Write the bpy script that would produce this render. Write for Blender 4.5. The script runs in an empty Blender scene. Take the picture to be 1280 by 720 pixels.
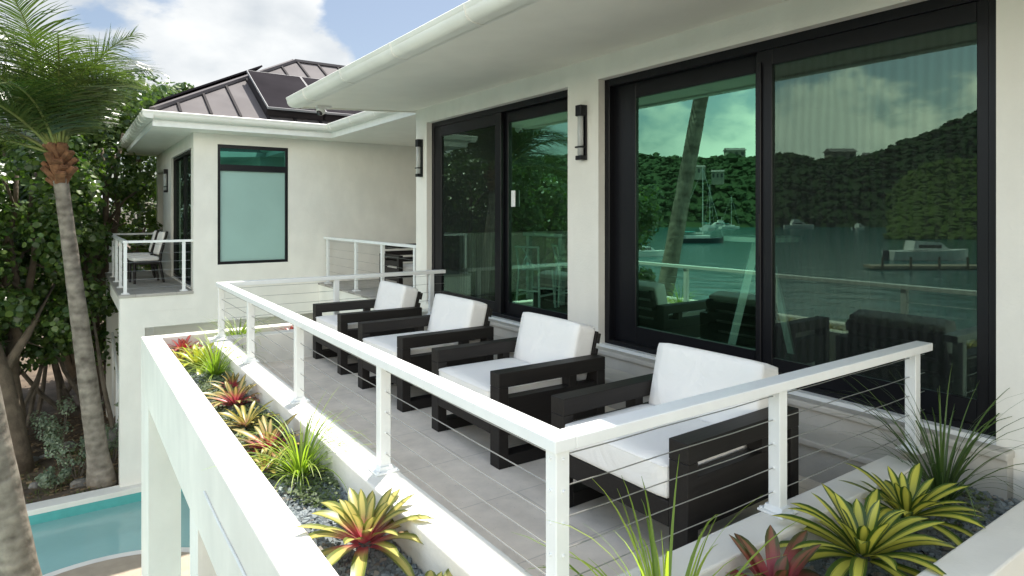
import bpy, bmesh, math, random
from mathutils import Vector, Matrix, noise
R=math.radians; PI=math.pi
sc=bpy.context.scene
random.seed(7)
# ------------------------------------------------------------ camera
CAMZ=1.55; YAW=34.79; FPX=797.47; CY=266.5
cam_d=bpy.data.cameras.new('camera'); cam=bpy.data.objects.new('camera',cam_d); sc.collection.objects.link(cam); sc.camera=cam
cam.location=(0,0,CAMZ); cam.rotation_euler=(R(90),0,-R(YAW))
cam_d.sensor_width=36; cam_d.lens=FPX/1280*36; cam_d.shift_y=-(360-CY)/1280
cam_d.clip_start=.05; cam_d.clip_end=6000
# ------------------------------------------------------------ sun, sky, exposure
SUNV=Vector((.33,.34,1)).normalized()
sun_d=bpy.data.lights.new('sun','SUN'); sun_d.energy=2.4; sun_d.angle=R(.55); sun_d.color=(1,.95,.86)
sun=bpy.data.objects.new('sun',sun_d); sc.collection.objects.link(sun); sun.rotation_euler=SUNV.to_track_quat('Z','Y').to_euler()
EXPOSURE=1.8
sc.view_settings.view_transform='Standard'; sc.view_settings.look='None'; sc.view_settings.exposure=EXPOSURE; sc.view_settings.gamma=1
sc.view_settings.use_curve_mapping=False
sc.cycles.max_bounces=10; sc.cycles.transparent_max_bounces=24; sc.cycles.caustics_reflective=False; sc.cycles.caustics_refractive=False
sc.cycles.sample_clamp_indirect=6
W=bpy.data.worlds.new('World'); sc.world=W; W.use_nodes=True
def world():
    nt=W.node_tree; N=nt.nodes; L=nt.links; N.clear()
    out=N.new('ShaderNodeOutputWorld'); bg=N.new('ShaderNodeBackground'); bg.inputs['Strength'].default_value=.15
    sky=N.new('ShaderNodeTexSky'); sky.sky_type='NISHITA'; sky.sun_disc=False
    sky.sun_elevation=math.asin(SUNV.z); sky.sun_rotation=math.atan2(SUNV.x,SUNV.y); sky.air_density=1.0; sky.dust_density=1.6; sky.ozone_density=1.3
    tc=N.new('ShaderNodeTexCoord')
    def math_(op,a,b=None,clamp=False):
        m=N.new('ShaderNodeMath'); m.operation=op; m.use_clamp=clamp
        for i,v in enumerate((a,b)):
            if v is None: continue
            if isinstance(v,(int,float)): m.inputs[i].default_value=v
            else: L.new(v,m.inputs[i])
        return m.outputs[0]
    mp=N.new('ShaderNodeMapping'); L.new(tc.outputs['Generated'],mp.inputs['Vector']); mp.inputs['Scale'].default_value=(1,1,1.7); mp.inputs['Location'].default_value=(3.1,.35,.2)
    n1=N.new('ShaderNodeTexNoise'); n1.inputs['Scale'].default_value=4.2; n1.inputs['Detail'].default_value=9; n1.inputs['Roughness'].default_value=.55; n1.inputs['Distortion'].default_value=.25
    L.new(mp.outputs[0],n1.inputs['Vector'])
    n2=N.new('ShaderNodeTexNoise'); n2.inputs['Scale'].default_value=6; n2.inputs['Detail'].default_value=6; L.new(mp.outputs[0],n2.inputs['Vector'])
    sep=N.new('ShaderNodeSeparateXYZ'); L.new(tc.outputs['Generated'],sep.inputs[0])
    # cloud bank: more cover low down, plus one heap of cumulus to the north
    low=N.new('ShaderNodeMapRange'); L.new(sep.outputs['Z'],low.inputs[0]); low.inputs[1].default_value=.05; low.inputs[2].default_value=.6; low.inputs[3].default_value=.12; low.inputs[4].default_value=-.06
    def heap(v,rad,amp):
        d=N.new('ShaderNodeVectorMath'); d.operation='DISTANCE'; L.new(tc.outputs['Generated'],d.inputs[0]); d.inputs[1].default_value=Vector(v).normalized()
        m=N.new('ShaderNodeMapRange'); m.interpolation_type='SMOOTHSTEP'; L.new(d.outputs['Value'],m.inputs[0]); m.inputs[1].default_value=rad*.25; m.inputs[2].default_value=rad; m.inputs[3].default_value=amp; m.inputs[4].default_value=0
        return m.outputs[0]
    base=math_('ADD',n1.outputs['Fac'],low.outputs[0])
    for h in HEAPS: base=math_('ADD',base,heap(*h))
    cov=N.new('ShaderNodeMapRange'); cov.interpolation_type='SMOOTHSTEP'; L.new(base,cov.inputs[0]); cov.inputs[1].default_value=.53; cov.inputs[2].default_value=.63
    shade=N.new('ShaderNodeMapRange'); L.new(n2.outputs['Fac'],shade.inputs[0]); shade.inputs[1].default_value=.35; shade.inputs[2].default_value=.7
    cr=N.new('ShaderNodeMix'); cr.data_type='RGBA'; L.new(shade.outputs[0],cr.inputs['Factor']); cr.inputs['A'].default_value=(1.38,1.48,1.60,1); cr.inputs['B'].default_value=(2.25,2.26,2.28,1)
    mx=N.new('ShaderNodeMix'); mx.data_type='RGBA'; L.new(cov.outputs[0],mx.inputs['Factor']); hs=N.new('ShaderNodeHueSaturation'); hs.inputs['Saturation'].default_value=.9; hs.inputs['Value'].default_value=.25; L.new(sky.outputs[0],hs.inputs['Color']); L.new(hs.outputs[0],mx.inputs['A']); L.new(cr.outputs['Result'],mx.inputs['B'])
    dt=N.new('ShaderNodeVectorMath'); dt.operation='DOT_PRODUCT'; L.new(tc.outputs['Generated'],dt.inputs[0]); dt.inputs[1].default_value=Vector((-.72,-.62,.3)).normalized()
    br=N.new('ShaderNodeMapRange'); br.interpolation_type='SMOOTHSTEP'; L.new(dt.outputs['Value'],br.inputs[0]); br.inputs[1].default_value=-.2; br.inputs[2].default_value=.8; br.inputs[3].default_value=1; br.inputs[4].default_value=4.6   # added fill: sky behind the camera brightened to lift the porch shade
    sc_=N.new('ShaderNodeVectorMath'); sc_.operation='SCALE'; L.new(mx.outputs['Result'],sc_.inputs[0]); L.new(br.outputs[0],sc_.inputs['Scale']); sv=N.new('ShaderNodeVectorMath'); sv.operation='MULTIPLY'; L.new(sc_.outputs[0],sv.inputs[0]); wm=N.new('ShaderNodeMapRange'); wm.data_type='FLOAT_VECTOR'; L.new(dt.outputs['Value'],wm.inputs['Vector']); wm.inputs[7].default_value=(-.2,-.2,-.2); wm.inputs[8].default_value=(.8,.8,.8); wm.inputs[9].default_value=(1.0,1.0,.98); wm.inputs[10].default_value=(1.12,1.0,.80); L.new(wm.outputs['Vector'],sv.inputs[1]); L.new(sv.outputs[0],bg.inputs['Color']); L.new(bg.outputs[0],out.inputs[0])
def viewdir(px,py):
    k=(px-640)/FPX; u=(CY-py)/FPX; a=R(YAW); return (k*math.cos(a)+math.sin(a), -k*math.sin(a)+math.cos(a), u)
HEAPS=[(viewdir(350,80),.22,.17),(viewdir(165,40),.24,.19),(viewdir(610,0),.32,-.36),(viewdir(262,-15),.11,-.14),(viewdir(220,140),.14,-.10)]
world()
# ------------------------------------------------------------ helpers
C=sc.collection
MATS={}
def nodes(name):
    m=bpy.data.materials.new(name); m.use_nodes=True; nt=m.node_tree; b=nt.nodes['Principled BSDF']; MATS[name]=m
    return m,nt,nt.nodes,nt.links,b
def mat(name,col,rough=.6,metal=0,var=0,vscale=3,bump=0,bscale=40,spec=.5,col2=None,detail=6,bdist=.01,coat=0):
    m,nt,N,L,b=nodes(name)
    b.inputs['Roughness'].default_value=rough; b.inputs['Metallic'].default_value=metal; b.inputs['Specular IOR Level'].default_value=spec
    b.inputs['Coat Weight'].default_value=coat
    tc=N.new('ShaderNodeTexCoord')
    c2=col2 or tuple(c*(1-var) for c in col)
    if var or col2:
        n=N.new('ShaderNodeTexNoise'); n.inputs['Scale'].default_value=vscale; n.inputs['Detail'].default_value=detail; L.new(tc.outputs['Object'],n.inputs['Vector'])
        mr=N.new('ShaderNodeMapRange'); L.new(n.outputs['Fac'],mr.inputs[0]); mr.inputs[1].default_value=.35; mr.inputs[2].default_value=.65
        mx=N.new('ShaderNodeMix'); mx.data_type='RGBA'; L.new(mr.outputs[0],mx.inputs['Factor']); mx.inputs['A'].default_value=(*col,1); mx.inputs['B'].default_value=(*c2,1)
        L.new(mx.outputs['Result'],b.inputs['Base Color'])
        rr=N.new('ShaderNodeMapRange'); L.new(n.outputs['Fac'],rr.inputs[0]); rr.inputs[3].default_value=max(.02,rough-.1); rr.inputs[4].default_value=min(1,rough+.1); L.new(rr.outputs[0],b.inputs['Roughness'])
    else: b.inputs['Base Color'].default_value=(*col,1)
    if bump:
        n2=N.new('ShaderNodeTexNoise'); n2.inputs['Scale'].default_value=bscale; n2.inputs['Detail'].default_value=5; L.new(tc.outputs['Object'],n2.inputs['Vector'])
        bp=N.new('ShaderNodeBump'); bp.inputs['Strength'].default_value=bump; bp.inputs['Distance'].default_value=bdist; L.new(n2.outputs['Fac'],bp.inputs['Height']); L.new(bp.outputs[0],b.inputs['Normal'])
    return m
def tag(o,label=None,cat=None,group=None,kind=None):
    if label: o['label']=label
    if cat: o['category']=cat
    if group: o['group']=group
    if kind: o['kind']=kind
    return o
def empty(name,loc=(0,0,0),rz=0):
    o=bpy.data.objects.new(name,None); C.objects.link(o); o.location=loc; o.rotation_euler=(0,0,rz); o.empty_display_size=.1; return o
def obj(name,bm,m,parent=None,smooth=False,mats=None):
    me=bpy.data.meshes.new(name); bm.to_mesh(me); bm.free()
    for x in (mats or [m]): me.materials.append(MATS[x] if isinstance(x,str) else x)
    if smooth:
        for p in me.polygons: p.use_smooth=True
    o=bpy.data.objects.new(name,me); C.objects.link(o)
    if parent: o.parent=parent
    return o
def rawmesh(name,verts,faces,m,parent=None,smooth=False,midx=None,uvs=None,cols=None):
    me=bpy.data.meshes.new(name); me.from_pydata(verts,[],faces)
    for x in (m if isinstance(m,list) else [m]): me.materials.append(MATS[x])
    if midx: me.polygons.foreach_set('material_index',midx)
    if smooth: me.polygons.foreach_set('use_smooth',[True]*len(faces))
    if uvs:
        uv=me.uv_layers.new(name='UVMap'); k=0; flat=[]
        for f in faces:
            for v in f: flat+=uvs[v]
        uv.data.foreach_set('uv',flat)
    if cols:
        ca=me.color_attributes.new('tint','FLOAT_COLOR','POINT'); flat=[]
        for c in cols: flat+=[c[0],c[1],c[2],1]
        ca.data.foreach_set('color',flat)
    me.update()
    o=bpy.data.objects.new(name,me); C.objects.link(o)
    if parent: o.parent=parent
    return o
def BM(): return bmesh.new()
def bx(bm,x0,x1,y0,y1,z0,z1,bev=0,seg=1,M=None):
    r=bmesh.ops.create_cube(bm,size=1); vs=r['verts']
    bmesh.ops.scale(bm,vec=(x1-x0,y1-y0,z1-z0),verts=vs); bmesh.ops.translate(bm,vec=((x0+x1)/2,(y0+y1)/2,(z0+z1)/2),verts=vs)
    if bev:
        es=list({e for v in vs for e in v.link_edges}); r=bmesh.ops.bevel(bm,geom=es,offset=bev,segments=seg,affect='EDGES',profile=.5); vs=list({v for f in r['faces'] for v in f.verts}|{v for v in vs if v.is_valid})
    if M is not None: bmesh.ops.transform(bm,matrix=M,verts=vs)
    return bm
def box(name,x0,x1,y0,y1,z0,z1,m,parent=None,bev=0,seg=1): return obj(name,bx(BM(),x0,x1,y0,y1,z0,z1,bev,seg),m,parent)
def tube(bm,pts,rad,n=8,cap=True):
    pts=[Vector(p) for p in pts]; rings=[]
    rads=rad if isinstance(rad,(list,tuple)) else [rad]*len(pts)
    for i,p in enumerate(pts):
        t=(pts[min(i+1,len(pts)-1)]-pts[max(i-1,0)]).normalized()
        u=t.cross(Vector((0,0,1)) if abs(t.z)<.9 else Vector((1,0,0))).normalized(); v=t.cross(u)
        rings.append([bm.verts.new(p+(u*math.cos(2*PI*k/n)+v*math.sin(2*PI*k/n))*rads[i]) for k in range(n)])
    for a,b in zip(rings,rings[1:]):
        for k in range(n): bm.faces.new((a[k],a[(k+1)%n],b[(k+1)%n],b[k]))
    if cap:
        bm.faces.new(rings[0][::-1]); bm.faces.new(rings[-1])
    return bm
def prism(bm,poly,axis,a,b):
    """extrude a 2D polygon along an axis ('x','y','z') from a to b"""
    def P(u,v,w): return {'x':(w,u,v),'y':(u,w,v),'z':(u,v,w)}[axis]
    A=[bm.verts.new(P(u,v,a)) for u,v in poly]; B=[bm.verts.new(P(u,v,b)) for u,v in poly]
    n=len(poly); bm.faces.new(A); bm.faces.new(B[::-1])
    for i in range(n): bm.faces.new((A[i],B[i],B[(i+1)%n],A[(i+1)%n]))
    bmesh.ops.recalc_face_normals(bm,faces=bm.faces); return bm
def copy_tree(o,parent=None,loc=None,rz=None,label=None):
    c=o.copy(); C.objects.link(c)
    if parent: c.parent=parent
    for ch in [k for k in o.children]: copy_tree(ch,c)
    if loc is not None: c.location=loc
    if rz is not None: c.rotation_euler=(0,0,rz)
    if label: c['label']=label
    return c
def M_(px,d,z):
    """place seen in the window mirror: distance d along the reflected sight line"""
    a=R(YAW); r=(px-640)/FPX*d; return Vector((7.92-(r*math.cos(a)+d*math.sin(a)), -r*math.sin(a)+d*math.cos(a), z))
# ------------------------------------------------------------ materials
def stucco(name,col,stain=.12,bump=.25):
    m,nt,N,L,b=nodes(name); tc=N.new('ShaderNodeTexCoord')
    n=N.new('ShaderNodeTexNoise'); n.inputs['Scale'].default_value=1.3; n.inputs['Detail'].default_value=8; n.inputs['Roughness'].default_value=.6; L.new(tc.outputs['Object'],n.inputs['Vector'])
    mp=N.new('ShaderNodeMapping'); mp.inputs['Scale'].default_value=(1.6,1.6,.9); L.new(tc.outputs['Object'],mp.inputs[0])
    n3=N.new('ShaderNodeTexNoise'); n3.inputs['Scale'].default_value=2.2; n3.inputs['Detail'].default_value=5; L.new(mp.outputs[0],n3.inputs['Vector'])
    ad=N.new('ShaderNodeMath'); ad.operation='MULTIPLY'; L.new(n.outputs['Fac'],ad.inputs[0]); L.new(n3.outputs['Fac'],ad.inputs[1])
    mr=N.new('ShaderNodeMapRange'); L.new(ad.outputs[0],mr.inputs[0]); mr.inputs[1].default_value=.15; mr.inputs[2].default_value=.38
    mx=N.new('ShaderNodeMix'); mx.data_type='RGBA'; L.new(mr.outputs[0],mx.inputs['Factor']); mx.inputs['A'].default_value=(*[c*(1-stain) for c in col],1); mx.inputs['B'].default_value=(*col,1)
    L.new(mx.outputs['Result'],b.inputs['Base Color']); b.inputs['Roughness'].default_value=.85; b.inputs['Specular IOR Level'].default_value=.25
    n2=N.new('ShaderNodeTexNoise'); n2.inputs['Scale'].default_value=70; n2.inputs['Detail'].default_value=4; L.new(tc.outputs['Object'],n2.inputs['Vector'])
    n4=N.new('ShaderNodeTexNoise'); n4.inputs['Scale'].default_value=7; n4.inputs['Detail'].default_value=4; L.new(tc.outputs['Object'],n4.inputs['Vector'])
    a2=N.new('ShaderNodeMath'); a2.operation='MULTIPLY_ADD'; L.new(n4.outputs['Fac'],a2.inputs[0]); a2.inputs[1].default_value=2.5; L.new(n2.outputs['Fac'],a2.inputs[2])
    bp=N.new('ShaderNodeBump'); bp.inputs['Strength'].default_value=bump; bp.inputs['Distance'].default_value=.004; L.new(a2.outputs[0],bp.inputs['Height']); L.new(bp.outputs[0],b.inputs['Normal'])
stucco('white_stucco',(.83,.815,.755),.09,.5)
stucco('cream_stucco',(.76,.74,.65),.20,.7)
stucco('coping_render',(.82,.80,.73),.12,.35)
stucco('soffit_paint',(.88,.865,.79),.05,.15)
stucco('step_stone',(.60,.575,.52),.22,.5)
mat('white_metal',(.80,.82,.81),.38,0,.05,9,.03,60)
mat('gutter_white',(.80,.80,.74),.42,0,.10,2.5)
mat('black_frame',(.006,.0065,.009),.35,0,.2,3,spec=.3)
mat('steel_cable',(.36,.36,.35),.4,.9)
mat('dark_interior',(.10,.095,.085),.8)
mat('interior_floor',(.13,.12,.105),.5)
mat('pale_teal_paint',(.72,.84,.80),.5)
mat('frosted_teal',(.33,.50,.46),.22,0,.08,1.2)
mat('lamp_glass',(.5,.52,.52),.25,0,.15,8)
mat('seam_roof',(.135,.122,.124),.8,0,.14,1.5,spec=.25)
mat('seam_dark',(.03,.026,.028),.8,spec=.15)
mat('solar_black',(.016,.013,.018),.85,0,.3,1.2,spec=.05)
mat('solar_frame',(.2,.2,.21),.6,0)
mat('palm_boot',(.22,.10,.045),.9,0,.5,12,.8,30,bdist=.02)
mat('rachis_green',(.17,.20,.05),.5)
mat('bark_grey',(.20,.17,.135),.9,0,.45,6,.8,25,bdist=.02)
mat('bark_brown',(.15,.115,.08),.9,0,.4,6,.8,20,bdist=.02)
mat('rock_grey',(.25,.235,.21),.9,0,.4,4,.8,14,bdist=.03)
mat('fence_wood',(.10,.075,.055),.85,0,.4,5,.5,30)
mat('hull_white',(.78,.79,.78),.3); mat('hull_dark',(.02,.03,.05),.3); mat('spar',(.6,.6,.58),.4); mat('boat_glass',(.02,.025,.03),.15); mat('canvas_teal',(.08,.35,.36),.7)
mat('villa_wall',(.34,.33,.26),.8); mat('villa_roof',(.22,.20,.19),.7); mat('villa_dark',(.05,.05,.05),.5)
mat('dirt',(.17,.125,.085),.95,0,.5,2,.7,20,bdist=.03)
mat('soil',(.035,.032,.028),.95,0,.4,8,1,60)
mat('travertine',(.42,.35,.265),.7,0,.15,6)
mat('pool_tile',(.10,.42,.40),.4,0,.15,5)
mat('pool_plaster',(.80,.96,.92),.6,0,.06,2)
mat('black_wood_front',(.05,.044,.04),.55)
mat('camera_plastic',(.75,.75,.74),.35)
mat('camera_dome',(.03,.03,.035),.1)
def planks(name,c1,c2,rough):
    m,nt,N,L,b=nodes(name); tc=N.new('ShaderNodeTexCoord'); mp=N.new('ShaderNodeMapping'); mp.inputs['Scale'].default_value=(2.2,26,26); L.new(tc.outputs['Object'],mp.inputs[0])
    n=N.new('ShaderNodeTexNoise'); n.inputs['Scale'].default_value=2; n.inputs['Detail'].default_value=8; L.new(mp.outputs[0],n.inputs['Vector'])
    mx=N.new('ShaderNodeMix'); mx.data_type='RGBA'; L.new(n.outputs['Fac'],mx.inputs['Factor']); mx.inputs['A'].default_value=(*c1,1); mx.inputs['B'].default_value=(*c2,1); L.new(mx.outputs['Result'],b.inputs['Base Color'])
    b.inputs['Roughness'].default_value=rough; b.inputs['Specular IOR Level'].default_value=.35
    bp=N.new('ShaderNodeBump'); bp.inputs['Strength'].default_value=.25; bp.inputs['Distance'].default_value=.003; L.new(n.outputs['Fac'],bp.inputs['Height']); L.new(bp.outputs[0],b.inputs['Normal'])
planks('espresso_wood',(.006,.005,.0045),(.020,.0165,.0145),.55)
def cushion_mat():
    m,nt,N,L,b=nodes('cushion_fabric'); tc=N.new('ShaderNodeTexCoord')
    b.inputs['Base Color'].default_value=(.82,.805,.775,1); b.inputs['Roughness'].default_value=.9; b.inputs['Sheen Weight'].default_value=.2; b.inputs['Specular IOR Level'].default_value=.2
    w=N.new('ShaderNodeTexNoise'); w.inputs['Scale'].default_value=260; L.new(tc.outputs['Object'],w.inputs['Vector'])
    n=N.new('ShaderNodeTexNoise'); n.inputs['Scale'].default_value=4; n.inputs['Detail'].default_value=3; n.inputs['Distortion'].default_value=1.5; L.new(tc.outputs['Object'],n.inputs['Vector'])
    a=N.new('ShaderNodeMath'); a.operation='MULTIPLY_ADD'; L.new(n.outputs['Fac'],a.inputs[0]); a.inputs[1].default_value=16; L.new(w.outputs['Fac'],a.inputs[2])
    bp=N.new('ShaderNodeBump'); bp.inputs['Strength'].default_value=.35; bp.inputs['Distance'].default_value=.003; L.new(a.outputs[0],bp.inputs['Height']); L.new(bp.outputs[0],b.inputs['Normal'])
cushion_mat()
def tiles(name,c1,c2,mortar,w,h,off=(0,0,0),rough=.6,mort=.004):
    m,nt,N,L,b=nodes(name); tc=N.new('ShaderNodeTexCoord'); mp=N.new('ShaderNodeMapping'); L.new(tc.outputs['Object'],mp.inputs[0]); mp.inputs['Location'].default_value=off
    br=N.new('ShaderNodeTexBrick'); L.new(mp.outputs[0],br.inputs['Vector']); br.inputs['Scale'].default_value=1; br.offset=.5; br.inputs['Brick Width'].default_value=w; br.inputs['Row Height'].default_value=h; br.inputs['Mortar Size'].default_value=mort; br.inputs['Mortar Smooth'].default_value=.3
    br.inputs['Color1'].default_value=(*c1,1); br.inputs['Color2'].default_value=(*c2,1); br.inputs['Mortar'].default_value=(*mortar,1); br.inputs['Bias'].default_value=0
    n=N.new('ShaderNodeTexNoise'); n.inputs['Scale'].default_value=5; n.inputs['Detail'].default_value=10; n.inputs['Roughness'].default_value=.65; L.new(mp.outputs[0],n.inputs['Vector'])
    mr=N.new('ShaderNodeMapRange'); L.new(n.outputs['Fac'],mr.inputs[0]); mr.inputs[1].default_value=.3; mr.inputs[2].default_value=.7; mr.inputs[3].default_value=.80; mr.inputs[4].default_value=1.08
    v=N.new('ShaderNodeTexVoronoi'); v.inputs['Scale'].default_value=26; L.new(mp.outputs[0],v.inputs['Vector'])
    sp=N.new('ShaderNodeMapRange'); L.new(v.outputs['Distance'],sp.inputs[0]); sp.inputs[1].default_value=.03; sp.inputs[2].default_value=.12; sp.inputs[3].default_value=.72; sp.inputs[4].default_value=1
    mu=N.new('ShaderNodeMath'); mu.operation='MULTIPLY'; L.new(mr.outputs[0],mu.inputs[0]); L.new(sp.outputs[0],mu.inputs[1])
    vm=N.new('ShaderNodeVectorMath'); vm.operation='SCALE'; L.new(br.outputs['Color'],vm.inputs[0]); L.new(mu.outputs[0],vm.inputs['Scale']); L.new(vm.outputs[0],b.inputs['Base Color'])
    b.inputs['Roughness'].default_value=rough
    bp=N.new('ShaderNodeBump'); bp.inputs['Strength'].default_value=.4; bp.inputs['Distance'].default_value=.003; L.new(br.outputs['Fac'],bp.inputs['Height']); bp.invert=True; L.new(bp.outputs[0],b.inputs['Normal'])
tiles('deck_tile',(.80,.72,.61),(.775,.695,.585),(.58,.53,.45),.9,.6,(.2,.1,0))
tiles('balcony_tile',(.46,.43,.39),(.42,.40,.36),(.27,.25,.22),.6,.3)
def glass(name,refl,tint,trans,base=.25,screen=0):
    """window pane: part mirror (stronger at grazing angles), part tinted see-through"""
    m,nt,N,L,b=nodes(name); N.remove(b); out=N['Material Output']
    g=N.new('ShaderNodeBsdfGlossy'); g.inputs['Roughness'].default_value=.0; g.inputs['Color'].default_value=(*refl,1)
    t=N.new('ShaderNodeBsdfTransparent'); t.inputs['Color'].default_value=(*trans,1)
    lw=N.new('ShaderNodeLayerWeight'); lw.inputs['Blend'].default_value=.35
    mr=N.new('ShaderNodeMapRange'); L.new(lw.outputs['Fresnel'],mr.inputs[0]); mr.inputs[1].default_value=0; mr.inputs[2].default_value=1; mr.inputs[3].default_value=base; mr.inputs[4].default_value=1
    ge=N.new('ShaderNodeNewGeometry'); fb=N.new('ShaderNodeMath'); fb.operation='SUBTRACT'; fb.inputs[0].default_value=1; L.new(ge.outputs['Backfacing'],fb.inputs[1]); ff=N.new('ShaderNodeMath'); ff.operation='MULTIPLY'; L.new(mr.outputs[0],ff.inputs[0]); L.new(fb.outputs[0],ff.inputs[1])
    mx=N.new('ShaderNodeMixShader'); L.new(ff.outputs[0],mx.inputs[0]); L.new(t.outputs[0],mx.inputs[1]); L.new(g.outputs[0],mx.inputs[2])
    last=mx
    if screen:
        d=N.new('ShaderNodeBsdfDiffuse'); d.inputs['Color'].default_value=(.05,.055,.055,1)
        m2=N.new('ShaderNodeMixShader'); tc=N.new('ShaderNodeTexCoord'); mp=N.new('ShaderNodeMapping'); mp.inputs['Scale'].default_value=(1,1,.22); L.new(tc.outputs['Object'],mp.inputs[0])
        wv=N.new('ShaderNodeTexWave'); wv.bands_direction='Y'; wv.inputs['Scale'].default_value=5.5; wv.inputs['Distortion'].default_value=5; wv.inputs['Detail'].default_value=2; wv.inputs['Detail Scale'].default_value=1.4; L.new(mp.outputs[0],wv.inputs['Vector'])
        rg=N.new('ShaderNodeMapRange'); L.new(wv.outputs['Fac'],rg.inputs[0]); rg.inputs[3].default_value=screen-.03; rg.inputs[4].default_value=screen+.08; L.new(rg.outputs[0],m2.inputs[0])  # bands painted into the opacity to imitate moire on the insect screen
        L.new(mx.outputs[0],m2.inputs[1]); L.new(d.outputs[0],m2.inputs[2]); last=m2
    L.new(last.outputs[0],out.inputs[0])
glass('green_glass',(.37,.78,.54),None,(.80,.95,.87),.34)
glass('screened_glass',(.34,.52,.40),None,(.62,.72,.66),.17,.17)
glass('clerestory_glass',(.15,.5,.42),None,(.1,.3,.26),.5)
def leafmat(name,c1,c2,trans=.35,rough=.4,vscale=1.5,spec=.5):
    m,nt,N,L,b=nodes(name); out=N['Material Output']; g=N.new('ShaderNodeNewGeometry')
    at=N.new('ShaderNodeAttribute'); at.attribute_name='tint'; sep=N.new('ShaderNodeSeparateColor'); L.new(at.outputs['Color'],sep.inputs[0])
    mx=N.new('ShaderNodeMix'); mx.data_type='RGBA'; L.new(sep.outputs[0],mx.inputs['Factor']); mx.inputs['A'].default_value=(*c1,1); mx.inputs['B'].default_value=(*c2,1)
    L.new(mx.outputs['Result'],b.inputs['Base Color']); b.inputs['Roughness'].default_value=rough; b.inputs['Specular IOR Level'].default_value=spec
    if trans:
        t=N.new('ShaderNodeBsdfTranslucent'); hs=N.new('ShaderNodeVectorMath'); hs.operation='MULTIPLY'; hs.inputs[1].default_value=(1.5,1.9,.6); L.new(mx.outputs['Result'],hs.inputs[0]); L.new(hs.outputs[0],t.inputs['Color'])
        ms=N.new('ShaderNodeMixShader'); ms.inputs[0].default_value=trans; L.new(b.outputs[0],ms.inputs[1]); L.new(t.outputs[0],ms.inputs[2]); L.new(ms.outputs[0],out.inputs[0])
leafmat('seagrape_leaf',(.035,.075,.02),(.13,.19,.045),.3,.3)
leafmat('palm_leaflet',(.03,.06,.018),(.12,.15,.045),.25,.25)
leafmat('shrub_leaf',(.14,.19,.13),(.24,.28,.20),.25,.5)
leafmat('grass_blade',(.13,.20,.03),(.40,.48,.08),.4,.4)
leafmat('dark_blade',(.03,.065,.018),(.09,.14,.04),.25,.4)
leafmat('ground_cover_leaf',(.06,.09,.04),(.16,.20,.09),.2,.6)
leafmat('hill_foliage',(.034,.062,.022),(.040,.072,.025),0,.8,spec=.2)
leafmat('headland_foliage',(.06,.10,.02),(.11,.155,.035),0,.8,spec=.2)
def slate():
    m,nt,N,L,b=nodes('slate_chips'); at=N.new('ShaderNodeAttribute'); at.attribute_name='tint'; L.new(at.outputs['Color'],b.inputs['Base Color']); b.inputs['Roughness'].default_value=.65
slate()
def brom(name,edge,mid,heart,stripe=.55,heart_to=.45,tip=None):
    m,nt,N,L,b=nodes(name); uv=N.new('ShaderNodeUVMap'); sep=N.new('ShaderNodeSeparateXYZ'); L.new(uv.outputs[0],sep.inputs[0])
    s=N.new('ShaderNodeMath'); s.operation='SUBTRACT'; L.new(sep.outputs[0],s.inputs[0]); s.inputs[1].default_value=.5
    ab=N.new('ShaderNodeMath'); ab.operation='ABSOLUTE'; L.new(s.outputs[0],ab.inputs[0])
    n=N.new('ShaderNodeTexNoise'); n.inputs['Scale'].default_value=1; n.inputs['Detail'].default_value=3
    mp=N.new('ShaderNodeMapping'); mp.inputs['Scale'].default_value=(24,1.0,1); L.new(uv.outputs[0],mp.inputs[0]); L.new(mp.outputs[0],n.inputs['Vector'])
    a=N.new('ShaderNodeMath'); a.operation='MULTIPLY_ADD'; L.new(n.outputs['Fac'],a.inputs[0]); a.inputs[1].default_value=.55; L.new(ab.outputs[0],a.inputs[2])
    mr=N.new('ShaderNodeMapRange'); L.new(a.outputs[0],mr.inputs[0]); mr.inputs[1].default_value=stripe*.5+.24; mr.inputs[2].default_value=stripe*.5+.34
    m1=N.new('ShaderNodeMix'); m1.data_type='RGBA'; L.new(mr.outputs[0],m1.inputs['Factor']); m1.inputs['A'].default_value=(*mid,1); m1.inputs['B'].default_value=(*edge,1)
    h=N.new('ShaderNodeMath'); h.operation='MULTIPLY_ADD'; L.new(n.outputs['Fac'],h.inputs[0]); h.inputs[1].default_value=.3; 
    vv=N.new('ShaderNodeMath'); vv.operation='FRACT'; L.new(sep.outputs[1],vv.inputs[0]); L.new(vv.outputs[0],h.inputs[2])
    m2r=N.new('ShaderNodeMapRange'); L.new(h.outputs[0],m2r.inputs[0]); m2r.inputs[1].default_value=heart_to; m2r.inputs[2].default_value=heart_to+.3; m2r.inputs[3].default_value=1; m2r.inputs[4].default_value=0
    m2=N.new('ShaderNodeMix'); m2.data_type='RGBA'; L.new(m2r.outputs[0],m2.inputs['Factor']); L.new(m1.outputs['Result'],m2.inputs['A']); m2.inputs['B'].default_value=(*heart,1)
    L.new(m2.outputs['Result'],b.inputs['Base Color']); b.inputs['Roughness'].default_value=.38
    t=N.new('ShaderNodeBsdfTranslucent'); L.new(m2.outputs['Result'],t.inputs['Color']); ms=N.new('ShaderNodeMixShader'); ms.inputs[0].default_value=.25; L.new(b.outputs[0],ms.inputs[1]); L.new(t.outputs[0],ms.inputs[2]); L.new(ms.outputs[0],N['Material Output'].inputs[0])
brom('brom_yellow',(.05,.10,.015),(.58,.56,.09),(.62,.56,.08),.50,-.4)
brom('brom_gold_pink',(.15,.18,.035),(.52,.45,.13),(.66,.17,.20),.52,.30)
brom('brom_pink',(.12,.13,.03),(.50,.38,.14),(.55,.10,.13),.5,.36)
brom('brom_red',(.16,.035,.03),(.40,.09,.07),(.48,.03,.05),.5,.5)
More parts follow.
